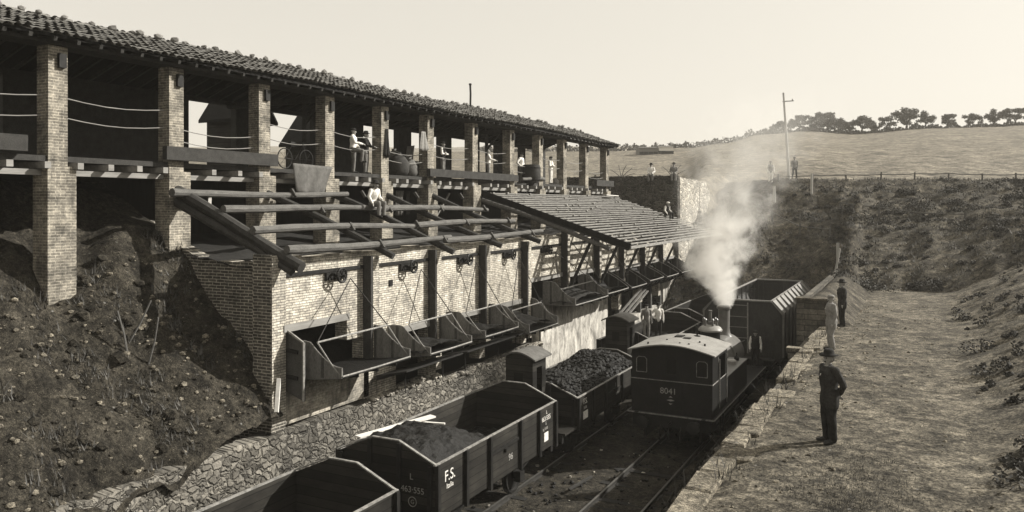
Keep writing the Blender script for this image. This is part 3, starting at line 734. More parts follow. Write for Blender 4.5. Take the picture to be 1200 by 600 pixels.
def heap(b, x0, x1, y0, y1, zf, amp=.1, st=.12, seed=0):
    b.grid(fr(x0, x1, st), fr(y0, y1, st), lambda x, y: zf(x, y) + amp * FB(x + seed, y, 2.2) + amp * .5 * N(x, y, 7, seed))
def chute(y0, y1, zb, zf, label, pulley_y=None, bar_z=4.6, scoop=False, coal=False, out=1.45, mat='rust', skew=.35):
    ym = (y0 + y1) / 2
    t = thing('tipping_chute', (XW + .1, ym, zb), label, 'chute', 'tipping coal chutes along the wall')
    xf = XW + out; xb = XW - .35
    sk = lambda x: skew * (x - xb) / (xf - xb)
    if scoop: prof = [(xb, zb + .95), (xb + .12, zb + .5), (XW + .1, zb + .02), (XW + .45, zb - .3), (XW + .95, zb - .34), (XW + 1.3, zb - .15), (xf, zf)]
    else: prof = [(xb, zb), (XW + .5, zb - .02 + (zf - zb) * .4), (xf, zf)]
    # floor plate
    b = MB(); n = len(prof)
    for dz in (0, -.05):
        pass
    vs = [(x, yy + sk(x), z + dz) for dz in (0, -.05) for x, z in prof for yy in (y0, y1)]
    fs = []
    for i in range(n - 1):
        a = i * 2; c = n * 2 + i * 2; fs += [(a, a+1, a+3, a+2), (c, c+2, c+3, c+1)]
    fs += [(0, n*2, n*2+1, 1), (2*n-2, 2*n-1, 4*n-1, 4*n-2)]
    b.add(vs, fs); b.build('floor_plate', 'coal', t, fix=True)
    if scoop: b = MB(); b.tube([(xb, y0 + (y1-y0)*q, prof[0][1] + .12*math.sin(PI*q)) for q in (0, .2, .4, .6, .8, 1)], .03, 6); b.build('back_rim', 'iron_l', t)
    for q in (.22, .5, .78):
        b = MB(); yy = y0 + (y1 - y0) * q
        for (xa, za), (xc, zc) in zip(prof, prof[1:]): b.bar((xa, yy + sk(xa), za - .09), (xc, yy + sk(xc), zc - .09), .06, .09)
        b.build('rib', 'iron', t)
    # sides
    for yy in (y0, y1):
        b = MB(); topp = []
        for i in range(9):
            q = i / 8; x = xb + .3 + (xf - xb - .3) * q
            if scoop: h = zb + .8 - .5 * q - .25 * q * q + (zf - zb) * q
            else: h = zb + (1.0 if q < .35 else 1.0 - .72 * math.sin((q - .35) / .65 * PI / 2)) + (zf - zb) * q * .5
            topp.append((x, max(h, 0)))
        def fl(x):
            for (xa, za), (xc, zc) in zip(prof, prof[1:]):
                if x <= xc: return za + (zc - za) * (x - xa) / (xc - xa)
            return prof[-1][1]
        vs = []; topp = [(x, max(h, fl(x) + .02)) for x, h in topp]
        for dy in (-.025, .025):
            for x, h in topp: vs += [(x, yy + dy + sk(x), fl(x) - .04), (x, yy + dy + sk(x), h)]
        m = len(topp); fs = []
        for i in range(m - 1):
            a = i*2; c = m*2 + i*2; fs += [(a, a+2, a+3, a+1), (c, c+1, c+3, c+2), (a+1, a+3, c+3, c+1)]
        fs += [(0, 1, m*2+1, m*2), (2*m-2, 4*m-2, 4*m-1, 2*m-1)]
        b.add(vs, fs); sp_ = b.build('side_plate', 'chute_wood' if mat == 'rust' else 'rust', t)
        b = MB(); b.tube([(x, yy + sk(x), h + .012) for x, h in topp], .015, 6); b.build('rim', 'iron_l', sp_)
        b = MB()
        for q in (2, 5): x, h = topp[q]; b.bar((x, yy + sk(x), fl(x)), (x, yy + sk(x), h), .07, .09, up=(1, 0, 0))
        b.build('stiffener', 'beam', sp_)
    b = MB(); b.tube([(xf, y0 + skew, zf + .01), (xf, (y0+y1)/2 + skew, zf - .0), (xf, y1 + skew, zf + .01)], .026, 8); b.build('front_lip', 'iron_l', t)
    if bar_z:
        xb2 = XW + .72; a = Vector((xb2, y0 + .2, bar_z)); c = Vector((xb2, y1 + .2, bar_z + .04))
        b = MB(); b.tube([a, c], .028, 8); b.build('hanging_bar', 'iron_l', t)
        for p, q in ((a, y0), (c, y1)):
            b = MB(); e = Vector((xf, q + skew, zf)); b.tube([p, p.lerp(e, .3) + Vector((0, .02, -.06)), p.lerp(e, .6) + Vector((0, -.02, -.05)), e], .022, 6); b.build('chain', 'iron_l', t)
            if pulley_y is not None:
                b = MB(); b.tube([(XW + .45, pulley_y + .2, 6.2), p], .016, 6); b.build('rope', 'rope', t)
    if coal:
        b = MB(); heap(b, xb + .25, xf - .1, y0 + .08, y1 + .1, lambda x, y: fl(x) + .12 + (.62 if mat == 'rust' and zb < 3.4 or y1 - y0 > 4 else .38) * max(0, 1 - ((y - ym) / (y1 - y0) * 2.1) ** 2) * (1 - (x - xb) / (xf - xb) * .7), .07, .1, ym)
        tag(b.build('coal_load', coal if isinstance(coal, str) else 'coal', smooth=False), 'heap of small coal lying in the ' + label.split(' ')[0] + ' tipping chute from the brick corner', 'coal heap', 'coal heaps in the chutes')
    return t
CH = [
    (16.55, 19.75, 3.62, 3.72, 18.3, 4.62, False, False, 'first tipping chute from the brick corner, wide open and empty with tall side plates'),
    (20.9, 23.5, 3.45, 3.60, 22.0, 4.52, False, True, 'second tipping chute from the corner, hanging lower beside the first'),
    (24.5, 27.1, 3.45, 3.62, 25.7, 4.45, False, True, 'third tipping chute from the corner, holding a low mound of coal'),
    (28.1, 30.9, 3.3, 3.25, 29.3, 4.1, False, 'coal_dust', 'fourth tipping chute from the corner, just before the pale rendered wall'),
    (32.9, 37.1, 3.85, 3.80, 33.0, 4.5, False, 'coal_dust', 'fifth tipping chute, long and shallow above the pale rendered wall'),
    (37.5, 40.6, 4.0, 3.9, None, None, True, 'coal', 'sixth chute, a raised curved scoop with light rim under the lath roof'),
    (41.1, 43.8, 4.0, 3.85, None, None, True, False, 'seventh chute, curved scoop beside the diagonal plank pile'),
    (44.4, 47.2, 3.9, 3.95, None, None, True, 'coal', 'eighth chute, curved scoop near the middle of the lath roof'),
    (47.9, 50.6, 3.9, 3.9, None, None, True, False, 'ninth chute, curved scoop next to last before the pole'),
    (51.4, 54.4, 4.0, 3.9, None, None, True, False, 'tenth and farthest chute, half hidden by drifting steam'),
]
for (a, c, zb, zf, py, bz, sc, co, lab) in CH: chute(a, c, zb, zf, lab, py, bz or 0, sc, co, skew=0 if sc else .35, mat='rust' if not sc else 'iron')
# slanting dark aprons under chutes 2-4
for (y0, y1, lab) in ((20.2, 23.6, 'sagging dark plate hanging under the second chute'), (23.9, 27.6, 'sagging dark plate hanging under the third chute'), (27.9, 31.4, 'sagging dark plate hanging under the fourth chute')):
    b = MB(); b.prism([(XW+.1, 3.0), (XW+1.25, 3.25), (XW+1.25, 3.2), (XW+.1, 2.85)], 'y', y0, y1)
    b.tube([(XW+.9, y0+.4, 3.1), (XW+.9, y0+.45, 2.45)], .02, 6); b.tube([(XW+.8, y1-.6, 3.1), (XW+.8, y1-.6, 2.5)], .02, 6)
    tag(b.build('apron_plate', 'rust'), lab, 'metal plate', 'plates under the chutes')
# door panel and white post left of first chute
t = thing('chute_door', (XW + .3, 16.4, 3.5), 'upright plank door leaning beside the first chute at the brick corner', 'door')
b = MB(); b.prism([(XW-.1, 3.35), (XW+.62, 3.1), (XW+.62, 4.65), (XW-.05, 5.0)], 'y', 16.32, 16.40); b.build('panel', 'beam', t)
b = MB(); b.bar((XW-.05, 16.3, 5.02), (XW+.63, 16.3, 4.67), .05, .05); b.bar((XW+.63, 16.3, 4.67), (XW+.63, 16.3, 3.1), .05, .05); b.build('edge_strip', 'iron_l', t)
b = MB(); b.bar((XW-.1, 16.28, 4.45), (XW+.45, 16.28, 4.4), .04, .1); b.bar((XW-.1, 16.28, 3.75), (XW+.45, 16.28, 3.7), .04, .1); b.build('hinge_strap', 'iron', t)
b = MB(); b.bar((XW+.35, 15.6, 2.95), (XW+.15, 15.9, 3.75), .1, .1); tag(b.build('white_post', 'white_wood'), 'short pale post leaning at the foot of the brick corner', 'post')
# sticks on the bank
for i, (x, y, dx, dy, dz, lab) in enumerate(((-17.6, 13.3, .3, .45, 1.1, 'thin crooked stick standing highest on the spoil bank'), (-17.3, 13.1, -.2, -.15, 1.2, 'thin dark stick leaning left on the spoil bank'), (-17.1, 13.5, .25, .1, 1.25, 'thin dark stick standing rightmost on the spoil bank'),
                                       (-16.4, 11.9, -.9, .9, .35, 'pale stick lying low across the spoil bank'))):
    z = bankZ(x, y) - .1; b = MB(); b.tube([(x, y, z), (x + dx*.5, y + dy*.5 + .04, z + dz*.5), (x + dx, y + dy, z + dz)], .025, 6); tag(b.build('stick', 'log'), lab, 'stick', 'sticks on the spoil bank')
# loose planks under scoop chutes
for i, (ya, za, yb, zb_) in enumerate(((41.5, 2.2, 44.6, 3.5), (41.7, 2.1, 44.9, 3.4), (42.0, 2.05, 45.1, 3.3))):
    b = MB(); b.bar((XW + .5 + i*.14, ya, za), (XW + .9 + i*.1, yb, zb_), .13, .04); tag(b.build('loose_plank', 'lath'), ('upper', 'middle', 'lower')[i] + ' of three pale planks slanting under the seventh chute', 'plank', 'slanting planks under the chutes')
# white bar
b = MB(); ya = onX(803, XW); b.tube([(XW + .2, ya, 3.3), (-10.7, ya + .4, 3.62)], .06, 8); tag(b.build('white_pole', 'white_wood'), 'long white pole reaching out from the far wall across the steam', 'pole')

# ------------------------------------------------------------------ log frame over first chutes
lf = thing('timber_canopy', (-17, 26, 7.5), 'bare frame of rough logs leaning from the arcade onto the white wall', 'canopy')
rz = lambda x: 8.75 - .45 * (x - XF)
for i, (ya, yb) in enumerate(((15.9, 16.1), (19.45, 20.2), (22.7, 23.8), (26.0, 27.4), (29.35, 31.0))):
    b = MB(); r = .17 if i == 0 else .12; b.log((XF + .02, ya, rz(XF)), (-14.45, yb, rz(-14.45) + .02), r, r * .9, .05); 
    if i == 0: b.log((XF + .02, ya - .05, rz(XF) - .3), (-14.7, yb - .05, rz(-14.7) - .3), .13, .1, .04)
    b.build('rafter', 'log_d', lf)
for x, ya, yb in ((-18.4, 15.3, 22.9), (-17.2, 16.0, 23.6), (-17.2, 23.3, 31.2), (-16.0, 15.9, 24.0), (-16.0, 23.7, 31.5), (-14.85, 16.0, 24.2), (-14.85, 23.9, 32.0)):
    b = MB(); z = rz(x) + .22; b.log((x, ya, z + jit(.05)), (x, yb, z + jit(.05)), .12, .085, .045, 16); b.build('purlin', 'log', lf)
for x in (-18.4, -17.2, -16.0, -14.85):
    for y in (20.0, 23.7, 27.2, 30.8):
        b = MB(); b.bar((x+.2, y, rz(x)+.12), (x+.02, y, rz(x) + .36), .07, .09); b.build('peg', 'beam', lf)

# ------------------------------------------------------------------ lath roof
lr = thing('lath_roof', (-15, 43, 7.5), 'wide sloping roof of open wooden laths in front of the arcade', 'lean-to roof')
LZ = lambda x: 8.95 - .325 * (x - XF)
LX0, LX1, LY0, LY1 = XF + .05, -11.4, 33.9, 52.0
y = LY0 + .1
while y < LY1:
    b = MB(); b.bar((LX0, y, LZ(LX0) - .14), (LX1 - .1, y, LZ(LX1) - .12), .12, .16); b.build('rafter', 'timber', lr); y += 1.5
b = MB(); b.bar((LX0, LY0 - .12, LZ(LX0)), (LX1 + .05, LY0 - .12, LZ(LX1)), .07, .26); b.build('verge_board', 'dark_wood', lr)
b = MB(); b.log((LX0, LY0 - .1, LZ(LX0) - .35), (-12.4, LY0 + .1, LZ(-12.4) - .42), .12, .1); b.build('verge_log', 'log', lr)
nl = 24
for i in range(nl):
    x = LX0 + (LX1 - LX0) * (i + .5) / nl; b = MB(); y = LY0 - .05 + jit(.1)
    while y < LY1:
        L = random.uniform(1.6, 4.2); y1 = min(y + L, LY1 + .3 + jit(.25)); xo = jit(.015); za = LZ(x) + .03 + jit(.01)
        ww = .075 + jit(.012); b.bar((x + xo, y, za), (x + xo + jit(.02), y1, LZ(x) + .03 + jit(.01)), ww, .045, up=(.31, 0, .95)); 
        # broken tile pieces lying on the lath
        y = y1 + .03
    y = LY0
    while y < LY1:
        if random.random() < .035: b.box(x - .10 + jit(.02), x + .09 + jit(.02), y, y + .16, LZ(x) + .03, LZ(x) + .07 + random.random() * .05)
        y += .3
    b.build('lath', 'lath', lr)
b = MB(); b.bar((LX1 + .03, LY0 - .1, LZ(LX1) - .05), (LX1 + .03, LY1 + .1, LZ(LX1) - .05), .1, .12); b.build('eave_board', 'lath', lr)
b = MB(); b.log((-13.75, LY0, LZ(-13.75) - .3), (-13.75, LY1, LZ(-13.75) - .3), .11, .1, .02); b.build('purlin', 'log', lr)
for y in (35.2, 39.5, 43.4, 47.3, 51.2):
    b = MB(); b.bar((XW + .25, y + .05, 4.2), (-13.75, y + .3, LZ(-13.75) - .35), .14, .14); b.build('brace', 'timber', lr)
    b = MB(); b.tube([(XW + .3, y + .2, 6.6), (XW + .7, y + 3.4, 4.4)], .02, 5); b.build('stay_wire', 'rope', lr)
b = MB(); b.bar((-18.3, 49.2, 9.0), (-18.1, 51.0, 8.95), .3, .05); tag(b.build('pale_board', 'white_wood'), 'pale board lying at the top of the lath roof', 'board')

# ------------------------------------------------------------------ tall block beyond
t = thing('masonry_block', (-18, 58, 0), 'massive block of rough masonry at the far end, shaded front and sunlit stone side', 'wall')
b = MB(); xs = fr(-24.5, -15.02, .5)
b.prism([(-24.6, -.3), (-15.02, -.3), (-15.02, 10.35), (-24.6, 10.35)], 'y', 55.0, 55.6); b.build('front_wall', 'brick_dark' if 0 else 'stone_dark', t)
b = MB(); ys = fr(55.6, 64.6, .4); tp = lambda y: 10.3 + .12 * N(y, 1, 1.5) - .02 * (y - 55) - (.5 if y > 63.5 else 0)
n = len(ys); b.add([(xx, y, z) for xx in (-15.0, -15.9) for y in ys for z in (-.3, tp(y))], [])
fs = []
for i in range(n - 1):
    a = i*2; c = n*2 + i*2; fs += [(a, a+2, a+3, a+1), (c, c+1, c+3, c+2), (a+1, a+3, c+3, c+1)]
fs += [(2*n-2, 4*n-2, 4*n-1, 2*n-1), (0, 1, 2*n+1, 2*n)]
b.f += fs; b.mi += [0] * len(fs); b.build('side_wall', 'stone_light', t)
b = MB(); b.box(-24.6, -15.92, 55.6, 64.5, 9.7, 10.2); b.build('top_fill', 'bank', t)
b = MB()
for i in range(60): b.rock((-24 + i * .15, 55.3 + jit(.1), 10.36), random.uniform(.1, .2), (1.3, 1, .6))
b.build('loose_crest', 'stone_dark', t)
for k, (px_, lab) in enumerate(((742, 'bare forked twig sticking up left of the seated men'), (800, 'bare fan of twigs behind the right seated man'))):
    X = -19.3 if k == 0 else -15.5; b = MB()
    for q in range(5): a = R(30 + 25 * q + jit(10)); b.tube([(X, 55.4, 10.3), (X + math.cos(a)*.6, 55.4, 10.3 + math.sin(a)*.6), (X + math.cos(a)*1.1 + jit(.1), 55.4, 10.3 + math.sin(a)*1.0)], [.03, .025, .015], 5)
    tag(b.build('bare_twigs', 'bark'), lab, 'twigs')

print('TIME', time.time() - T0_, '------ rolling stock')
# ------------------------------------------------------------------ rolling stock
def wheel(t, x, y, r=.5):
    s_ = 1 if x > t.location.x else -1
    b = MB(); b.lathe((x, y, r), [(r+.03, -.06*s_), (r+.03, -.03*s_), (r, -.03*s_), (r, .07*s_), (r-.07, .07*s_), (r-.09, .03*s_), (.12, .03*s_), (.10, .09*s_)], 22, 'x')
    return b.build('wheel', 'iron', t, smooth=True)
def buffer(t, x, y, z, s_):
    b = MB(); b.lathe((x, y, z), [(.09, 0), (.09, s_*.35), (.06, s_*.35), (.06, s_*.52), (.2, s_*.54), (.2, s_*.58), (.05, s_*.62)], 16, 'y'); return b.build('buffer', 'iron', t, smooth=True)
def wagon(y0, y1, H, label, cab=None, floor=1.15, load=None, posts_=None, lettering=None, end_rise=.43, xc=-11.25):
    t = thing('coal_wagon', (xc, (y0 + y1) / 2, 0), label, 'wagon', 'open coal wagons on the left hand track')
    W = 1.4; th = .07; x0, x1 = xc - W, xc + W
    cab_len = .98 if cab else 0
    yb0 = y0 + cab_len
    body = None
    for s_ in (-1, 1):
        xx = xc + s_ * W; b = MB(); b.box(min(xx, xx - s_*th), max(xx, xx - s_*th), yb0, y1, floor, H); sd_ = b.build('side', 'wagon', t)
        b = MB(); b.box(xx - .035, xx + .035, yb0 - .02, y1 + .02, H, H + .03)
        b.build('top_rail', 'iron_l', sd_)
        ps = [yb0 + (y1 - yb0) * q for q in (.2, .38, .64, .82)]
        for yy in ps + [yb0 + .06, y1 - .06]:
            b = MB(); b.box(min(xx, xx + s_*.09), max(xx, xx + s_*.09), yy - .055, yy + .055, floor - .15, H + .01); b.build('stanchion', 'iron', sd_)
        b = MB(); b.box(min(xx, xx + s_*.03), max(xx, xx + s_*.03), ps[1] + .08, ps[2] - .08, H - .5, H - .42); b.box(min(xx, xx + s_*.07), max(xx, xx + s_*.07), (ps[1]+ps[2])/2 - .05, (ps[1]+ps[2])/2 + .15, (H+floor)/2, (H+floor)/2 + .07); b.build('door_latch', 'iron', sd_)
    for s_, yy in ((-1, yb0), (1, y1)):
        a, c = (yy, yy + th) if s_ == -1 else (yy - th, yy)
        r = end_rise
        b = MB(); b.prism([(x0 + th, floor), (x1 - th, floor), (x1 - th, H), (xc + .38, H + r), (xc - .38, H + r), (x0 + th, H)], 'y', a, c); e = b.build('end', 'wagon', t)
        b = MB(); ym = (a + c) / 2
        pts = [(x0, H + .02), (xc - .38, H + r + .02), (xc + .38, H + r + .02), (x1, H + .02)]
        for p, q in zip(pts, pts[1:]): b.bar((p[0], ym, p[1]), (q[0], ym, q[1]), th, .028)
        b.build('end_rim', 'iron_l', e)
        for xx in (x0 + .12, xc - .42, xc + .42, x1 - .12):
            b = MB(); hh = H + (r if abs(xx - xc) < 1 else 0); yo = yy - .07 if s_ == -1 else yy; b.box(xx - .05, xx + .05, yo, yo + .07, floor - .1, hh - .02)
            b.build('end_post', 'iron', e)
        for xb in (xc - .87, xc + .87): buffer(t, xb, (y0 if s_ == -1 else y1) + s_*.0, 1.03, s_)
        b = MB(); b.tube([(xc, (y0 if s_ == -1 else y1), 1.0), (xc, (y0 if s_ == -1 else y1) + s_*.35, 1.0), (xc, (y0 if s_ == -1 else y1) + s_*.42, .75)], .035, 6); b.build('coupling', 'iron', t)
    b = MB(); b.box(x0, x1, y0, y1, floor - .07, floor); b.build('floor', 'wagon', t)
    b = MB()
    for s_ in (-1, 1): b.box(xc + s_*.95 - .06, xc + s_*.95 + .06, y0, y1, .78, floor - .07)
    b.box(x0+.1, x1-.1, y0 - .02, y0 + .12, .82, floor - .05); b.box(x0+.1, x1-.1, y1 - .12, y1 + .02, .82, floor - .05); b.build('underframe', 'iron', t)
    L = y1 - y0
    for yy in (y0 + L * .24, y1 - L * .24):
        for s_ in (-1, 1):
            wheel(t, xc + s_*.75, yy)
            b = MB(); b.box(xc + s_*.98 - .1, xc + s_*.98 + .1, yy - .14, yy + .14, .36, .66); b.bar((xc + s_*1.0, yy - .5, .8), (xc + s_*1.0, yy, .68), .08, .05); b.bar((xc + s_*1.0, yy, .68), (xc + s_*1.0, yy + .5, .8), .08, .05)
            b.build('axle_box', 'iron', t)
    if cab:
        cx0, cx1 = xc - .64, xc + .33; cy0, cy1 = y0 - .12, y0 + cab_len - .1; ch = 3.36
        b = MB()
        b.box(cx0, cx1, cy0, cy0+.05, floor, ch); b.box(cx0, cx0+.05, cy0+.05, cy1, floor, ch); b.box(cx0+.05, cx1, cy1-.05, cy1, floor, ch)
        b.box(cx1-.05, cx1, cy0+.05, cy1-.05, floor, 2.2); b.box(cx1-.05, cx1, cy0+.05, cy0+.3, 2.2, ch); b.box(cx1-.05, cx1, cy1-.3, cy1-.05, 2.2, ch); b.box(cx1-.05, cx1, cy0+.3, cy1-.3, 3.1, ch)
        cabo = b.build('brake_cab', 'wagon', t)
        b = MB(); b.box(cx0+.3, cx0+.62, cy0-.012, cy0-.003, 2.55, 2.95); b.build('window', 'glass', cabo)
        b = MB(); m = (cx0 + cx1) / 2; n = 8
        for dz in (0, .06):
            pass
        arc = [(cx0 - .15 + (cx1 - cx0 + .3) * i / n, ch + .02 + .22 * math.sin(PI * i / n)) for i in range(n + 1)]
        b.prism(arc + [(x, z + .05) for x, z in reversed(arc)], 'y', cy0 - .15, cy1 + .15)
        b.build('cab_roof', 'cloth', cabo)
        b = MB(); b.prism([(x, z - .02) for x, z in arc[1:-1]] + [(cx1, ch-.02), (cx0, ch-.02)], 'y', cy0 + .001, cy0 + .045); b.build('gable', 'wagon', cabo)
    if load:
        b = MB(); hz = H - floor
        yl0 = yb0 + .1
        def lz(x, y):
            ex = 1 - abs((x - xc) / 1.3) ** 3; q = (y - yl0) / (y1 - yl0)
            if load == 'full': return H - .12 + .62 * ex * (.72 + .28 * math.sin(y * 1.3 + 1)) * min(1, (y1 - y) * .8 + .2) 
            if load == 'half': return floor + .1 + (H - floor) * max(0, min(1.05, 1.55 - q * 1.9)) * (.78 + .38 * ex) 
            if load == 'low': return floor + .5 + .15 * ex
        heap(b, x0 + .09, x1 - .09, yl0, y1 - .1, lz, .1, .08, y0)
        co = b.build('coal_load', 'coal', smooth=False)
        tag(co, {'full': 'high heap of shiny lump coal filling the middle wagon', 'half': 'mound of fine coal against the near end of the nearest lettered wagon', 'low': 'low bed of coal under the two standing men'}[load], 'coal heap', 'coal loads in the wagons')
        if load == 'full':
            b = MB()
            for i in range(1600):
                x = random.uniform(x0 + .15, x1 - .15); y = random.uniform(yl0, y1 - .15); r = random.uniform(.03, .11); b.rock((x, y, lz(x, y) + .02 + .1 * FB(x + y0, y, 2.2)), r, (1, 1.3, .7))
            b.build('coal_lumps', 'coal', co, fix=False)
    return t
w0 = wagon(6.4, 13.9, 2.28, 'nearest empty coal wagon, cut off at the lower edge of the view')
w1 = wagon(15.4, 22.2, 2.35, 'open coal wagon lettered F.S. Italia, with two pale boards on its coal', load='half')
w2 = wagon(22.95, 30.7, 2.05, 'middle coal wagon heaped full, with a tall brake cab at its near end', cab=True, load='full', end_rise=.4)
w3 = wagon(32.2, 40.4, 2.35, 'coal wagon with a low brake cab, carrying two standing men', cab=True, load='low')
w4 = wagon(42.0, 49.5, 2.35, 'farthest dark coal wagon behind the locomotive chimney')
# lettering
YE = 15.4 - .09
def end_text(s_, size, x, z, m='paint_d', w=w1, y=15.325): return text(s_, size, (x, y, z), '-y', m, w)
end_text('L', .2, -10.45 - .0, 1.98); end_text('463·555', .2, -10.42, 1.68); end_text('G', .14, -10.42, 1.42)
b = MB()
for k in range(16):
    a, c = 2*PI*k/16, 2*PI*(k+1)/16; b.bar((-10.42 + .11*math.cos(a), 15.325, 1.47 + .11*math.sin(a)), (-10.42 + .11*math.cos(c), 15.325, 1.47 + .11*math.sin(c)), .01, .018)
b.build('emblem', 'paint_d', w1)
XS = -9.85 + .004
text('F.S.', .36, (XS, 16.05, 1.86), '+x', 'paint', w1); text('Italia', .17, (XS, 16.05, 1.68), '+x', 'paint', w1)
text('L', .15, (XS, 21.55, 2.12), '+x', 'paint', w1); text('463·555', .2, (XS, 21.5, 1.93), '+x', 'paint', w1); text('G', .13, (XS, 21.5, 1.80), '+x', 'paint_d', w1)
text('kg 9300', .11, (XS, 21.45, 1.66), '+x', 'paint_d', w1); text('96', .26, (XS, 19.2, 1.42), '+x', 'paint_d', w1)
b = MB(); b.box(XS, XS+.012, 21.36, 21.64, 1.32, 1.58); b.build('placard', 'paint', w1)
XS2 = -9.85 + .004
text('F.S.', .26, (XS2, 24.65, 1.74), '+x', 'paint', w2); text('Italia', .15, (XS2, 24.65, 1.57), '+x', 'paint_d', w2)
b = MB(); b.box(XS2, XS2+.012, 24.45, 24.85, 1.24, 1.50); b.build('placard', 'paint', w2)
text('1', .2, (XS2, 27.6, 1.7), '+x', 'paint_d', w2); text('Italia', .13, (XS2, 27.8, 1.38), '+x', 'paint_d', w2)

# boards on the coal of wagon 1
for (a, c, wd, lab) in (((-12.45, 15.9, 2.55), (-11.7, 18.2, 2.62), .24, 'wide pale board lying along the far side of the nearest coal load'),
                   ((-12.1, 16.1, 2.5), (-11.5, 16.25, 2.5), .08, 'narrow pale stick under the near end of the wide board'),
                   ((-12.0, 17.7, 2.55), (-11.2, 18.0, 2.52), .08, 'narrow pale stick under the far end of the wide board')):
    b = MB(); b.bar(a, c, wd, .04); tag(b.build('board', 'white_wood'), lab, 'board', 'pale boards on the coal')

print('TIME', time.time() - T0_, '# --- locomotive')
# --- locomotive
LXC, LY = -7.43, 26.4
lo = thing('tank_locomotive', (LXC, LY, 0), 'small black steam tank locomotive numbered 8041 with pale cab roof', 'locomotive')
def LB(name, fn, mat, parent=lo, smooth=False):
    b = MB(); fn(b); b.v = [(x + LXC, y + LY, z) for x, y, z in b.v]; return b.build(name, mat, parent, smooth=smooth)
HW = 1.39
LB('frame', lambda b: (b.box(-1.0, -.9, .2, 9.6, .35, 1.1), b.box(.9, 1.0, .2, 9.6, .35, 1.1), b.box(-.9, .9, 1, 9.4, .6, 1.1)), 'loco')
LB('buffer_beam', lambda b: b.box(-1.35, 1.35, .0, .12, .78, 1.16), 'loco')
LB('buffer_beam', lambda b: b.box(-1.35, 1.35, 9.6, 9.75, .78, 1.16), 'loco')
LB('running_board', lambda b: b.box(-1.48, 1.48, -.12, 9.72, 1.17, 1.24), 'loco')
LB('board_edge', lambda b: (b.box(-1.5, 1.5, -.15, -.121, 1.21, 1.25), b.box(1.481, 1.5, -.15, 9.7, 1.21, 1.25)), 'iron_l')
for x in (-.87, .87):
    for yy, s_ in ((0, -1), (9.75, 1)):
        b = MB(); b.lathe((x + LXC, yy + LY, 1.0), [(.1, 0), (.1, s_*.3), (.06, s_*.3), (.06, s_*.45), (.21, s_*.47), (.21, s_*.51), (.05, s_*.56)], 16, 'y'); b.build('buffer', 'iron', lo, smooth=True)
LB('coupling', lambda b: (b.tube([(0, 0, .98), (0, -.3, .98), (0, -.36, .7), (0, -.3, .5)], .04, 8)), 'iron')
LB('brake_hose', lambda b: (b.tube([(-.35, 0, .85), (-.35, -.2, .7), (-.35, -.2, .4)], .03, 6)), 'iron')
LB('brake_hose', lambda b: (b.tube([(.35, 0, .85), (.35, -.2, .7), (.35, -.2, .4)], .03, 6)), 'iron')
for yy in (2.3, 4.3, 6.3):
    for s_ in (-1, 1): 
        o = wheel(lo, LXC + s_*.75, LY + yy, .6)
LB('coupling_rod', lambda b: b.bar((.98, 2.3, .5), (.98, 6.3, .5), .05, .1), 'rail')
LB('coupling_rod', lambda b: b.bar((-.98, 2.3, .5), (-.98, 6.3, .5), .05, .1), 'rail')
for s_ in (-1, 1): LB('cylinder', lambda b: b.lathe((s_*1.12, 8.0, .75), [(.05, -.55), (.3, -.5), (.3, .5), (.05, .55)], 18, 'y'), 'loco', smooth=True)
# bunker and cab walls
LB('bunker', lambda b: b.box(-HW, HW, 0, .9, 1.24, 2.36), 'loco')
LB('waist_bead', lambda b: (b.box(-HW-.02, HW+.02, -.02, 0, 2.355, 2.38), b.box(HW, HW+.02, 0, 2.3, 2.355, 2.38)), 'iron_l')
def cabback(b):
    z0, z1 = 2.385, 3.35; wins = [(-1.22, -.86), (-.17, .17), (.86, 1.22)]; xs = [-HW] + [v for w_ in wins for v in w_] + [HW]
    for i in range(0, len(xs), 2): b.box(xs[i], xs[i+1], .02, .07, z0, z1)
    for a, c in wins: b.box(a, c, .02, .07, z0, 2.6); b.box(a, c, .02, .07, 3.12, z1)
    n = 8; arc = [(-HW + 2*HW*i/n, z1 + .2*math.sin(PI*i/n)) for i in range(n+1)]; b.prism(arc, 'y', .02, .07)
LB('cab_back', cabback, 'loco')
LB('cab_front', lambda b: (b.box(-HW, HW, 2.22, 2.27, 1.24, 3.35), b.prism([(-HW + 2*HW*i/8, 3.35 + .2*math.sin(PI*i/8)) for i in range(9)], 'y', 2.22, 2.27)), 'loco')
for a in (-1.22, -.17, .86):
    def wf(b, a=a):
        c = a + (.36 if a != -.17 else .34)
        for p, q in (((a, 2.6), (a, 3.05)), ((a, 3.05), (a + .07, 3.12)), ((a + .07, 3.12), (c - .07, 3.12)), ((c - .07, 3.12), (c, 3.05)), ((c, 3.05), (c, 2.6)), ((c, 2.6), (a, 2.6))):
            b.bar((p[0], .01, p[1]), (q[0], .01, q[1]), .02, .02)
    wo_ = LB('window_frame', wf, 'iron_l' if a != -.17 else 'iron'); 
    LB('pane', lambda b, a=a: b.box(a, a + .35, .04, .05, 2.6, 3.12), 'glass', wo_)
for s_ in (-1, 1):
    def cs_(b, s_=s_):
        x0_, x1_ = sorted((s_*HW, s_*(HW - .05)))
        b.box(x0_, x1_, .9, 2.22, 1.24, 2.3); b.box(x0_, x1_, .07, .9, 2.36, 3.35); b.box(x0_, x1_, 1.95, 2.22, 2.3, 3.35); b.box(x0_, x1_, .9, 1.95, 3.15, 3.35)
    LB('cab_side', cs_, 'loco')
def croof(b):
    n = 12; W2 = HW + .12; arc = [(-W2 + 2*W2*i/n, 3.33 + .26*math.sin(PI*i/n)) for i in range(n+1)]
    b.prism(arc + [(x, z + .04) for x, z in reversed(arc)], 'y', -.15, 2.5)
cr = LB('cab_roof', croof, 'cabroof', smooth=True)
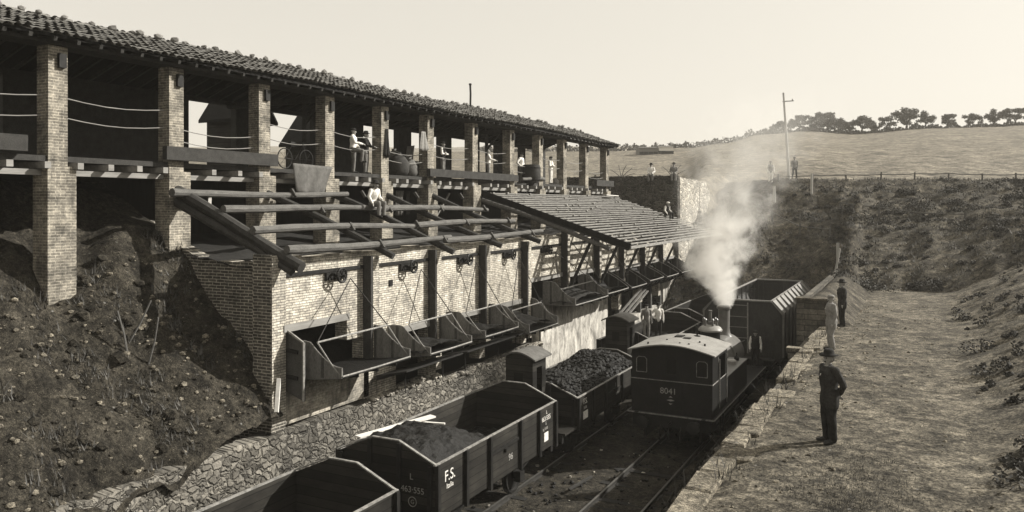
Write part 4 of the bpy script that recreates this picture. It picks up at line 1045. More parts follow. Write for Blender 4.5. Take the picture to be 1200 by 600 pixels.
LB('hatch', lambda b: (b.box(-.3, -.02, 1.5, 1.9, 3.62, 3.66), b.box(.05, .3, 1.3, 1.55, 3.62, 3.65)), 'iron', cr)
LB('whistle', lambda b: (b.lathe((.35, 2.15, 3.6), [(.12, 0), (.12, .03), (.03, .05), (.03, .3), (.05, .32), (.05, .42), (.01, .44)], 10),), 'iron', cr)
for i, (x, y_) in enumerate(((-.9, .3), (.5, .4), (.7, 1.1), (.95, .8), (-.4, .9), (.2, .35))): LB('rivet', lambda b: b.lathe((x, y_, 3.62 - .16 * (x/1.5)**2 - .0), [(.03, -.06), (.03, .03)], 8), 'iron', cr)
# side tanks
for s_ in (-1, 1):
    def tk(b, s_=s_): x0_, x1_ = sorted((s_*HW, s_*.72)); b.box(x0_, x1_, 2.28, 5.95, 1.24, 2.2)
    tk_ = LB('side_tank', tk, 'loco')
    def tkt(b, s_=s_): x0_, x1_ = sorted((s_*(HW+.02), s_*.70)); b.box(x0_, x1_, 2.28, 5.97, 2.2, 2.24)
    LB('tank_top', tkt, 'boiler', tk_)
    LB('filler_cap', lambda b, s_=s_: b.lathe((s_*1.05, 4.6, 2.24), [(.2, 0), (.2, .12), (.16, .16)], 14), 'dome', tk_, True)
    def ct(b, s_=s_):
        for k in range(7): b.rock((s_*1.05 + jit(.2), 3.2 + jit(.6), 2.3), .1)
    LB('oil_can', lambda b, s_=s_: (b.lathe((s_*1.1, 5.4, 2.24), [(.1, 0), (.1, .12), (.02, .2), (.02, .3)], 10)), 'iron', tk_)
LB('boiler', lambda b: b.lathe((0, 2.28, 2.02), [(.70, 0), (.70, 4.6)], 28, 'y'), 'boiler', smooth=True)
for q in (.9, 2.2, 3.5): LB('boiler_band', lambda b: b.lathe((0, 2.28 + q, 2.02), [(.71, 0), (.725, .01), (.725, .07), (.71, .08)], 28, 'y'), 'iron')
sb = LB('smokebox', lambda b: b.lathe((0, 6.88, 2.0), [(.76, 0), (.78, .02), (.78, 1.75), (.72, 1.83), (.2, 1.9)], 28, 'y'), 'boiler', smooth=True)
LB('saddle', lambda b: b.box(-.6, .6, 6.95, 8.6, 1.2, 1.6), 'loco')
LB('chimney', lambda b: b.lathe((0, 8.25, 2.6), [(.42, 0), (.36, .12), (.26, .24), (.235, .4), (.25, 1.25), (.31, 1.28), (.31, 1.36), (.26, 1.40), (.22, 1.40), (.2, .6)], 24), 'boiler', smooth=True)
LB('steam_dome', lambda b: b.lathe((0, 5.7, 2.6), [(.46, 0), (.40, .12), (.385, .62), (.40, .66), (.46, .68), (.46, .74), (.40, .82), (.25, .90), (.05, .93)], 24), ['loco'], smooth=True)
dm = LB('dome_cap', lambda b: b.lathe((0, 5.7, 3.28), [(.47, 0), (.475, .06), (.41, .15), (.26, .23), (.05, .27)], 24), 'dome', smooth=True)
LB('safety_valve', lambda b: (b.lathe((0, 5.7, 3.54), [(.12, 0), (.1, .12), (.06, .14), (.06, .5), (.08, .52), (.08, .56)], 12), [b.lathe((x, 5.7 + y_, 3.5), [(.05, 0), (.04, .22), (.065, .24), (.02, .3)], 8) for x, y_ in ((.26, 0), (-.26, 0), (.15, .2), (-.15, -.2), (.14, -.2))], b.bar((-.32, 5.7, 3.68), (.32, 5.7, 3.68), .04, .04)), 'boiler')
LB('sand_dome', lambda b: b.lathe((0, 3.75, 2.6), [(.42, 0), (.38, .1), (.37, .42), (.38, .48)], 24), 'loco', smooth=True)
LB('sand_dome_lid', lambda b: b.lathe((0, 3.75, 3.08), [(.41, 0), (.41, .05), (.34, .11), (.05, .15)], 24), 'dome', smooth=True)
for s_ in (-1, 1): LB('handrail', lambda b, s_=s_: b.tube([(s_*.80, 6.2, 2.62), (s_*.84, 8.4, 2.55)], .018, 6), 'rail')
LB('front_rail', lambda b: (b.tube([(1.0, 9.6, 1.2), (1.0, 9.6, 2.0), (1.35, 9.3, 2.05)], .02, 6)), 'rail')
for s_ in (-1, 1): LB('lamp_bracket', lambda b, s_=s_: (b.box(s_*1.15-.06, s_*1.15+.06, -.28, -.16, 1.25, 1.27),), 'iron')
LB('cab_step', lambda b: (b.box(1.2, 1.5, .9, 1.4, .5, .54), b.bar((1.45, .95, .54), (1.45, .95, 1.16), .03, .06), b.bar((1.45, 1.35, .54), (1.45, 1.35, 1.16), .03, .06)), 'iron')
LB('grab_rail', lambda b: (b.tube([(1.44, .85, 1.4), (1.44, .85, 3.1)], .02, 6), b.tube([(1.44, 2.0, 1.4), (1.44, 2.0, 3.1)], .02, 6)), 'iron_l')
LB('cab_gear', lambda b: (b.lathe((.9, 1.9, 2.75), [(.14, 0), (.14, .05)], 14, 'y'), b.tube([(1.0, 1.6, 2.0), (1.1, 1.7, 3.0)], .03, 6), b.lathe((1.15, 1.75, 2.9), [(.1, 0), (.1, .05)], 12, 'x')), 'dome')
text('8041', .29, (LXC - .1, LY - .004, 1.93), '-y', 'paint_d', lo, 'number')
LB('crest', lambda b: (b.prism([(-.16, 1.72), (-.02, 1.69), (.12, 1.72), (.02, 1.75), (-.06, 1.75)], 'y', -.012, -.002), b.prism([(-.09, 1.82), (.05, 1.82), (-.02, 1.87)], 'y', -.012, -.002), b.prism([(-.09, 1.62), (.05, 1.62), (-.02, 1.57)], 'y', -.012, -.002)), 'paint_d')
LB('rivet_line', lambda b: [b.box(x-.008, x+.008, -.008, 0, 1.3, 2.3) for x in (-.45, .38)], 'loco')

# --- big steel hopper wagon
hw_ = thing('steel_hopper_wagon', (-7.43, 44, 0), 'tall empty steel hopper wagon with ribbed flared shoulders beyond the locomotive', 'wagon')
ya, yb = 38.7, 50.0; xi, xo = 1.33, 1.8; zt_, zs_, zb_ = 3.78, 3.2, 1.2; xc = -7.43
for s_ in (-1, 1):
    b = MB(); b.prism([(xc + s_*xi, zt_), (xc + s_*xo, zs_), (xc + s_*xo, zb_), (xc + s_*(xo-.06), zb_), (xc + s_*(xo-.06), zs_-.02), (xc + s_*(xi-.06), zt_)], 'y', ya, yb)
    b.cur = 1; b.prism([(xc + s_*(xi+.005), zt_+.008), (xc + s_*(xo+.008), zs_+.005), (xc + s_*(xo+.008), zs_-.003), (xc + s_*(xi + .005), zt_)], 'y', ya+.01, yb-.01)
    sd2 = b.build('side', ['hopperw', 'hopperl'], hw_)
    for k in range(10):
        yy = ya + .1 + k * (yb - ya - .2) / 9; b = MB(); b.bar((xc + s_*(xi+.03), yy, zt_ + .03), (xc + s_*(xo+.05), yy, zs_ + .03), .06, .16, up=(0, 1, 0)) if 0 else b.box(min(xc+s_*xi, xc+s_*(xo+.1)), max(xc+s_*xi, xc+s_*(xo+.1)), yy-.03, yy+.03, zs_+.0, zs_+.02); b.prism([(xc + s_*xi, zt_+.10), (xc + s_*(xo+.12), zs_+.06), (xc + s_*(xo+.12), zs_-.1), (xc + s_*xi, zt_)], 'y', yy-.03, yy+.03); b.bar((xc + s_*(xo+.05), yy, zs_ + .04), (xc + s_*(xo+.05), yy, zb_), .09, .09, up=(0, 1, 0)); b.build('rib', 'hopperr', sd2)
        b = MB(); b.bar((xc + s_*(xi-.1), yy, zt_-.05), (xc + s_*(xi-.1), yy, 1.5), .06, .05, up=(0, 1, 0)); b.build('inner_rib', 'hopperw', sd2)
for yy in (ya, yb - .08):
    b = MB(); b.prism([(xc - xi, zt_), (xc + xi, zt_), (xc + xo - .05, zs_), (xc + xo - .05, zb_), (xc - xo + .05, zb_), (xc - xo + .05, zs_)], 'y', yy, yy + .08); e = b.build('end', 'hopperw', hw_)
    b = MB(); b.bar((xc - xi, yy, zt_ + .03), (xc + xi, yy, zt_ + .03), .12, .07); b.build('rim', 'hopperl', e)
    b = MB()
    for xx in (-.95, .25): b.box(xc + xx - .03, xc + xx + .03, yy - .06, yy, 1.3, 3.7)
    for zz in (3.55, 3.0, 2.5, 2.0): b.box(xc - .95, xc + .25, yy - .055, yy - .02, zz, zz + .03)
    b.build('ladder', 'hopperl' if yy == ya else 'hopperw', e)
for s_ in (-1, 1):
    b = MB(); b.bar((xc + s_*(xi-.02), ya, zt_ + .03), (xc + s_*(xi-.02), yb, zt_ + .03), .08, .06); b.build('rim', 'hopperl', hw_)
b = MB(); b.box(xc - xo + .05, xc + xo - .05, ya, yb, 1.0, 1.2); b.build('floor', 'hopperw', hw_)
b = MB(); b.prism([(xc - 1.75, 3.1), (xc - .6, 1.3), (xc - .6, 1.2), (xc - 1.75, 1.2)], 'y', ya + .1, yb - .1); b.prism([(xc + 1.75, 3.1), (xc + .6, 1.3), (xc + .6, 1.2), (xc + 1.75, 1.2)], 'y', ya + .1, yb - .1); b.build('slope_sheet', 'hopperw', hw_)
b = MB(); b.box(xc - 1.1, xc - 1.0, ya, yb, .7, 1.0); b.box(xc + 1.0, xc + 1.1, ya, yb, .7, 1.0); b.box(xc - 1.35, xc + 1.35, ya - .1, ya, .8, 1.15); b.build('underframe', 'iron', hw_)
for yy in (ya + 1, ya + 2.8, yb - 2.8, yb - 1):
    for s_ in (-1, 1): wheel(hw_, xc + s_*.75, yy, .48)
for s_ in (-1, 1): buffer(hw_, xc + s_*.87, ya - .1, 1.03, -1)
b = MB(); b.tube([(xc + .5, ya - .4, 1.15), (xc + .5, ya - .4, 2.15), (xc + 1.3, ya - .35, 2.2), (xc + 1.5, ya - .3, 2.0), (xc + 1.5, ya - .3, 1.15)], .02, 6); b.box(xc - 1.3, xc + 1.5, ya - .6, ya - .1, 1.1, 1.15); b.build('end_platform', 'hopperw', hw_)

# ------------------------------------------------------------------ steam
t_b = (-12.5, -1.5, 31.5, 40.5, 4.0, 13.5)
g = bpy.data.materials.new('steam'); g.use_nodes = True; tr = g.node_tree; tr.nodes.clear()
def nn(ty, **k):
    x = tr.nodes.new(ty)
    for a, v in k.items(): setattr(x, a, v)
    return x
def mth(op, a, b_=None, cl=False):
    x = nn('ShaderNodeMath', operation=op, use_clamp=cl)
    for i, s_ in enumerate((a, b_)):
        if s_ is None: continue
        if hasattr(s_, 'links'): tr.links.new(s_, x.inputs[i])
        else: x.inputs[i].default_value = s_
    return x.outputs[0]
geo = nn('ShaderNodeNewGeometry'); sp = nn('ShaderNodeSeparateXYZ'); tr.links.new(geo.outputs['Position'], sp.inputs[0])
zz = mth('DIVIDE', mth('SUBTRACT', sp.outputs[2], 4.0), 9.5)
def curve(src, pts):
    c = nn('ShaderNodeFloatCurve'); cm = c.mapping; cu = cm.curves[0]
    cm.clip_min_y = -1; cm.clip_max_y = 1; cm.use_clip = False
    cu.points[0].location = pts[0]; cu.points[1].location = pts[-1]
    for p in pts[1:-1]: cu.points.new(*p)
    cm.update(); tr.links.new(src, c.inputs['Value']); return c.outputs[0]
# axis offset across the view (metres /5), and radius (metres /3)
ax = mth('MULTIPLY', curve(zz, [(0, .0), (.12, -.06), (.27, -.07), (.42, .0), (.62, .16), (.8, .34), (1, .55)]), 5)
rad = mth('MULTIPLY', curve(zz, [(0, .13), (.1, .31), (.22, .48), (.45, .68), (.75, .95), (1, 1.1)]), 3)
dx = mth('SUBTRACT', sp.outputs[0], mth('ADD', mth('MULTIPLY', ax, .9), -7.43))
dy = mth('SUBTRACT', sp.outputs[1], mth('ADD', mth('MULTIPLY', ax, .4), 34.65))
rr = mth('DIVIDE', mth('SQRT', mth('ADD', mth('MULTIPLY', dx, dx), mth('MULTIPLY', dy, dy))), rad)
nz = nn('ShaderNodeTexNoise'); nz.inputs['Scale'].default_value = 1.15; nz.inputs['Detail'].default_value = 7; nz.inputs['Roughness'].default_value = .68; nz.inputs['Distortion'].default_value = .5; tr.links.new(geo.outputs['Position'], nz.inputs[0])
fall = mth('SUBTRACT', 1.0, rr)
den = mth('ADD', fall, mth('MULTIPLY', mth('SUBTRACT', nz.outputs[0], .5), 4.4))
den = mth('MULTIPLY', den, 1.0, True)
den = mth('MULTIPLY', den, mth('MULTIPLY', mth('SUBTRACT', 1.35, rr), 2.5, True))
den = mth('MULTIPLY', den, curve(zz, [(0, 1.25), (.12, .9), (.3, .40), (.5, .15), (.7, .07), (.9, .02), (1, .0)]))
den = mth('MULTIPLY', den, 2.5)
pv = nn('ShaderNodeVolumePrincipled'); pv.inputs['Color'].default_value = (.98, .96, .92, 1); pv.inputs['Anisotropy'].default_value = .0
tr.links.new(den, pv.inputs['Density']); ou = nn('ShaderNodeOutputMaterial'); tr.links.new(pv.outputs[0], ou.inputs['Volume'])
b = MB(); b.box(*t_b); o = b.build('steam', g); tag(o, 'white steam rising from the locomotive chimney and drifting right', 'steam', kind='stuff')

# haze
b = MB(); b.box(-1000, 1000, -60, 1000, -2.2, 66); hz = b.build('haze', 'grass'); hz.data.materials.clear()
hm = bpy.data.materials.new('haze air'); hm.use_nodes = True; hn = hm.node_tree; hn.nodes.clear()
hv = hn.nodes.new('ShaderNodeVolumePrincipled'); hv.inputs['Color'].default_value = (1, .96, .88, 1); hv.inputs['Density'].default_value = .00045; hv.inputs['Anisotropy'].default_value = 0
ho = hn.nodes.new('ShaderNodeOutputMaterial'); hn.links.new(hv.outputs[0], ho.inputs['Volume']); hz.data.materials.append(hm); hz['kind'] = 'stuff'; tag(hz, 'pale dusty haze softening the far fields and hills', 'haze')

# ------------------------------------------------------------------ fences, poles, shed, trees on the hill
def ground(x, y):
    return slopeZ(x, y) if depth(x, y) < 64 else fieldZ(pxof(x, y), depth(x, y))
def fence(px0, px1, d0, d1, st, label, h=.9, rail=True):
    a = Vector(at(px0, d0)); c = Vector(at(px1, d1)); n = max(2, int((c - a).length / st)); pts = []
    z0 = ground(a.x, a.y); t = thing('fence', (a.x, a.y, z0), label, 'fence', 'rough wooden fences on the slope')
    for i in range(n + 1):
        p = a.lerp(c, i / n); z = ground(p.x, p.y); b = MB(); b.tube([(p.x, p.y, z - .2), (p.x + jit(.08), p.y, z + h + jit(.12))], .07, 6); b.build('post', 'log', t); pts.append((p.x, p.y, z + h * .8))
    for p, q in zip(pts, pts[1:]):
        if rail: b = MB(); b.tube([p, ((p[0]+q[0])/2, (p[1]+q[1])/2, (p[2]+q[2])/2 - .03), q], .04, 6); b.build('rail', 'log', t)
    return t
fence(832, 1230, 62, 62.5, 2.6, 'wooden fence running along the top of the slope', .55)
fence(905, 972, 57.5, 52.5, 2.4, 'low fence stepping down the middle of the slope', .8)
fence(985, 1130, 56, 50, 2.6, 'low fence on the slope at the right', .8)
def pole(px, d, h, lean, label, r=.1, arm=True, name='telegraph_pole', cat='pole'):
    x, y = at(px, d); z = ground(x, y); t = thing(name, (x, y, z), label, cat)
    b = MB(); b.tube([(x, y, z - .3), (x - lean * .5, y, z + h * .5), (x - lean, y, z + h)], [r * 1.2, r, r * .75], 8); b.build('shaft', 'pole' if name != 'x' else 'log', t)
    if arm:
        b = MB(); b.bar((x - lean * .93 - .1, y, z + h * .9), (x - lean * .93 + .75, y, z + h * .9), .07, .07); b.build('cross_arm', 'log', t)
        b = MB(); b.lathe((x - lean * .93 + .65, y, z + h * .9 + .03), [(.05, 0), (.05, .1), (.03, .14)], 8); b.build('insulator', 'dome', t)
pole(925, 63, 6.9, .45, 'tall telegraph pole at the road above the slope')
pole(973, 44.7, 2.9, -.5, 'bare pale post leaning at the foot of the slope', .07, False, 'leaning_post', 'post')
pole(775, 61, 0.1, 0, 'tmp', .02, False) if False else None
# boards on posts over slope (short upright posts of old fence)
for i, (px_, d, h, lab) in enumerate(((908, 60, 1.2, 'stout pale stump beside the walking man on the slope'), (951, 60, 1.5, 'forked wooden post standing halfway along the upper slope'), (982, 49, 1.1, 'thin post right of the leaning pole'))):
    x, y = at(px_, d); z = slopeZ(x, y); b = MB(); b.tube([(x, y, z - .2), (x + jit(.1), y, z + h)], .1, 7); tag(b.build('slope_post', 'pole'), lab, 'post', 'odd posts on the slope')

def farshed(px0, px1, d, h, mat, label, roofm='tile'):
    xa, ya_ = at(px0, d); xb, yb_ = at(px1, d); z = fieldZ((px0+px1)/2, d) - .3
    a = Vector((xa, ya_, z)); c = Vector((xb, yb_, z)); dr = (c - a).normalized(); nr = Vector((-dr.y, dr.x, 0)) * 5
    t = thing('field_building', tuple((a + c) / 2), label, 'building')
    b = MB(); q = [a, c, c + nr, a + nr]; b.add([tuple(p) for p in q] + [tuple(p + Vector((0, 0, h))) for p in q], [(0,1,5,4),(1,2,6,5),(2,3,7,6),(3,0,4,7)]); b.build('wall', mat, t)
    b = MB(); m1, m2 = (a + a + nr) / 2 + Vector((0, 0, h * 1.18)), (c + c + nr) / 2 + Vector((0, 0, h * 1.18)); e = nr * .08
    tt = [p + Vector((0, 0, h)) for p in q]; b.add([tuple(p) for p in (tt[0]-e, tt[1]-e, m2, m1, tt[2]+e, tt[3]+e)], [(0,1,2,3),(3,2,4,5),(0,3,5),(1,4,2)]); b.build('roof', roofm, t)
    for k in range(4):
        p = a.lerp(c, (k + .5) / 4) + Vector((0, 0, h * .35)) - nr * .012; b = MB(); b.bar(p - dr * .5, p + dr * .5, .06, h * .35); b.build('window', 'glass', t)
farshed(749, 771, 178, 1.9, 'grey', 'long dark shed standing on the distant field left of the white building')
farshed(772, 789, 178, 2.0, 'white', 'small white building joined to the dark shed on the distant field')
farshed(945, 957, 205, 1.8, 'light', 'low pale hut among the trees on the hill crest')
farshed(904, 925, 260, 5.5, 'light', 'pale building on the skyline left of the hill trees')

def make_tree(seed, H=4.2):
    random.seed(seed); t = bpy.data.objects.new('olive_tree', None); col.objects.link(t)
    b = MB(); top = (jit(.2), jit(.2), H * .24); b.tube([(0, 0, -.3), (jit(.1), jit(.1), H*.2), top], [.2, .16, .13], 7)
    ends = []
    for i in range(7):
        a = i * .9 + jit(.3); e = (math.cos(a) * H * .33 * random.uniform(.5, 1.1), math.sin(a) * H * .33 * random.uniform(.5, 1.1), H * random.uniform(.35, .82)); ends.append(e)
        b.tube([top, ((top[0]+e[0])/2, (top[1]+e[1])/2, (top[2]+e[2])/2 + .15), e], [.09, .06, .03], 5)
    b.local = True; b.build('trunk', 'bark', t)
    b = MB()
    for e in ends + [(0, 0, H*.8)]:
        for c_ in range(5):
            cx, cy, cz = e[0] + jit(.5), e[1] + jit(.5), e[2] + jit(.35)
            for k in range(60):
                v = Vector((random.gauss(0, 1), random.gauss(0, 1), random.gauss(0, .7))); v = v.normalized() * random.random() ** .4 * .48
                p = Vector((cx, cy, cz)) + v; a = Vector((jit(1), jit(1), jit(1))).normalized() * .13; d_ = a.cross(Vector((jit(1), jit(1), jit(1)))).normalized() * .09
                b.add([p - a, p + d_, p + a, p - d_], [(0, 1, 2, 3)])
    b.local = True; b.build('crown', 'olive', t, fix=False)
    return t
protos = [make_tree(s_) for s_ in (11, 12, 13)]
random.seed(21)
def copy_tree(o):
    c = o.copy(); col.objects.link(c)
    for ch in list(o.children): d_ = ch.copy(); col.objects.link(d_); d_.parent = c
    return c
TR = [(829, 215, .7), (905, 210, .85), (914, 204, .9), (927, 200, 1.1), (937, 202, 1.15), (952, 206, .9), (961, 203, 1.2), (970, 200, 1.35), (978, 202, 1.2), (987, 200, 1.2), (996, 201, 1.1),
      (1010, 200, 1.3), (1024, 202, 1.1), (1040, 200, 1.25), (1062, 203, 1.4), (1085, 200, 1.1), (1110, 203, 1.3), (1140, 200, 1.2), (1165, 202, 1.4), (1190, 200, 1.3)]
side = ['standing alone near the smoke on the faint skyline', 'leftmost of the grove, by the pale skyline building', 'second of the grove, just left of the telegraph pole', 'third of the grove, just right of the telegraph pole', 'fourth of the grove, touching its neighbour', 'fifth and lowest of the grove, behind the hut',
        'sixth of the grove, right of the pale hut', 'seventh of the grove, tallest in the middle', 'eighth of the grove', 'ninth of the grove', 'tenth of the grove', 'eleventh of the grove', 'twelfth of the grove', 'thirteenth of the grove', 'fourteenth of the grove, broad crowned', 'fifteenth of the grove', 'sixteenth of the grove', 'seventeenth of the grove', 'second from the right edge of the view', 'nearest the right edge of the view']
used = set()
for i, (px_, d, s_) in enumerate(TR):
    k = i % 3
    o = protos[k] if k not in used else copy_tree(protos[k]); used.add(k)
    x, y = at(px_, d); o.location = (x, y, fieldZ(px_, min(d, 200)) - .1); s_ *= random.uniform(.7, 1.15); o.scale = (s_*random.uniform(1, 1.5), s_*1.2, s_); o.rotation_euler = (0, 0, random.uniform(0, 6))
    tag(o, 'olive tree on the hill, ' + side[i], 'tree', 'olive trees on the hill crest')
b = MB()
for i in range(5200):
    p = random.uniform(895, 1230); d = 203 + jit(3); x, y = at(p, d); h = max(.2, 1.0 + 1.5 * N(p / 11, 2)); z = fieldZ(p, 200) + random.random() * h
    a = Vector((jit(1), jit(1), jit(1))).normalized() * .3; q = a.cross(Vector((jit(1), jit(1), jit(1)))).normalized() * .22; c_ = Vector((x, y, z)); b.add([c_ - a, c_ + q, c_ + a, c_ - q], [(0, 1, 2, 3)])
tag(b.build('hill_undergrowth', 'olive', fix=False), 'rough undergrowth beneath the trees on the hill crest', 'undergrowth', kind='stuff')
# far hedge line
b = MB()
for i in range(2600):
    p = random.uniform(560, 905); d = 203 + jit(3); x, y = at(p, d); h = max(.3, 1.4 + 1.4 * N(p / 9, 2)) ; z = fieldZ(p, 200) + random.random() * h
    a = Vector((jit(1), jit(1), jit(1))).normalized() * .35; q = a.cross(Vector((jit(1), jit(1), jit(1)))).normalized() * .3; c_ = Vector((x, y, z)); b.add([c_ - a, c_ + q, c_ + a, c_ - q], [(0, 1, 2, 3)])
tag(b.build('distant_hedge', 'olive', fix=False), 'faint line of hedges along the distant skyline', 'hedge', kind='stuff')
print('TIME', time.time() - T0_, '------------- people')
# ------------------------------------------------------------------ people
def V(*a): return Vector(a)
def cap(bm, a, b_, ra, rb, n=10, flat=1, fdir=None):
    a, b_ = Vector(a), Vector(b_); d = b_ - a; L = d.length; d.normalize() if L > 1e-5 else None
    if L < 1e-5: d = V(0, 0, 1)
    x = d.cross(V(0, 1, 0)); x = d.cross(V(1, 0, 0)) if x.length < .1 else x; x.normalize(); y = d.cross(x)
    rings = []
    for t_ in (-1, -.85, -.5, 0): rings.append((a + d * ra * t_, ra * math.sqrt(max(0.0004, 1 - t_*t_))))
    for t_ in (0, .5, .85, 1): rings.append((b_ + d * rb * t_, rb * math.sqrt(max(0.0004, 1 - t_*t_))))
    vs = []
    for c, r in rings:
        ring = []
        for j in range(n):
            t_ = 2*PI*j/n; o = x * math.cos(t_) * r + y * math.sin(t_) * r
            if fdir is not None: o = o - fdir * o.dot(fdir) * (1 - flat)
            ring.append(bm.verts.new(c + o))
        vs.append(ring)
    for p, q in zip(vs, vs[1:]):
        for j in range(n): bm.faces.new((p[j], p[(j+1) % n], q[(j+1) % n], q[j]))
    bm.faces.new(list(reversed(vs[0]))); bm.faces.new(vs[-1])
POSE = {}
def base():
    return dict(pel=V(0, 0, .93), waist=V(0, 0, 1.08), chest=V(0, .01, 1.29), neck=V(0, 0, 1.46), head=V(0, .015, 1.60),
        hip=[V(-.09, 0, .90), V(.09, 0, .90)], knee=[V(-.10, .02, .50), V(.10, .02, .50)], ank=[V(-.10, -.01, .09), V(.10, -.01, .09)], toe=[V(-.13, .17, .035), V(.13, .17, .035)],
        sh=[V(-.185, 0, 1.41), V(.185, 0, 1.41)], el=[V(-.25, -.03, 1.13), V(.25, -.03, 1.13)], wr=[V(-.25, .05, .88), V(.25, .05, .88)])
def pose(kind):
    p = base()
    if kind == 'back':   # hands joined behind
        p['el'] = [V(-.27, -.12, 1.14), V(.27, -.12, 1.14)]; p['wr'] = [V(-.06, -.19, .94), V(.06, -.2, .92)]
    if kind == 'akimbo':
        p['el'] = [V(-.42, -.06, 1.16), V(.42, -.06, 1.16)]; p['wr'] = [V(-.2, .05, .99), V(.2, .05, .99)]
    if kind == 'oneakimbo':
        p['el'][1] = V(.42, -.06, 1.16); p['wr'][1] = V(.2, .05, .99)
    if kind == 'fold':
        p['el'] = [V(-.27, .05, 1.14), V(.27, .05, 1.14)]; p['wr'] = [V(.10, .2, 1.17), V(-.10, .2, 1.14)]
    if kind == 'rail':
        p['el'] = [V(-.24, .12, 1.17), V(.24, .12, 1.17)]; p['wr'] = [V(-.2, .38, 1.12), V(.2, .38, 1.12)]
    if kind == 'step':
        p['el'] = [V(-.3, .0, 1.16), V(.26, .12, 1.16)]; p['wr'] = [V(-.1, .18, 1.05), V(.12, .36, 1.12)]
        p['knee'][1] = V(.14, .38, .86); p['ank'][1] = V(.13, .34, .46); p['toe'][1] = V(.15, .52, .44); p['hip'][1] = V(.09, .02, .90)
    if kind == 'hanging':
        p['knee'] = [V(-.1, .05, .5), V(.13, .02, .5)]
    if kind in ('sit', 'sitlean'):
        for k in ('pel', 'waist', 'chest', 'neck', 'head'): p[k] = p[k] - V(0, 0, .83)
        p['hip'] = [h - V(0, 0, .83) for h in p['hip']]; p['sh'] = [h - V(0, 0, .83) for h in p['sh']]
        p['knee'] = [V(-.14, .42, .12), V(.14, .42, .12)]; p['ank'] = [V(-.13, .40, -.30), V(.13, .42, -.30)]; p['toe'] = [V(-.15, .56, -.37), V(.15, .58, -.37)]
        p['el'] = [V(-.25, .06, .33), V(.25, .06, .33)]; p['wr'] = [V(-.13, .30, .25), V(.13, .30, .25)]
        if kind == 'sitlean': p['el'][1] = V(.3, .1, .33); p['wr'][1] = V(.34, .3, .12); p['chest'] += V(.02, .06, 0); p['neck'] += V(.02, .1, -.02); p['head'] += V(.03, .15, -.03); p['sh'] = [s_ + V(.02, .09, -.02) for s_ in p['sh']]
    if kind == 'walk':
        p['knee'] = [V(-.1, .2, .52), V(.1, -.04, .5)]; p['ank'] = [V(-.1, .25, .1), V(.1, -.28, .14)]; p['toe'] = [V(-.12, .43, .05), V(.12, -.12, .04)]
        p['el'] = [V(-.25, -.12, 1.15), V(.25, .05, 1.14)]; p['wr'] = [V(-.25, -.08, .9), V(.25, .25, .95)]
    return p
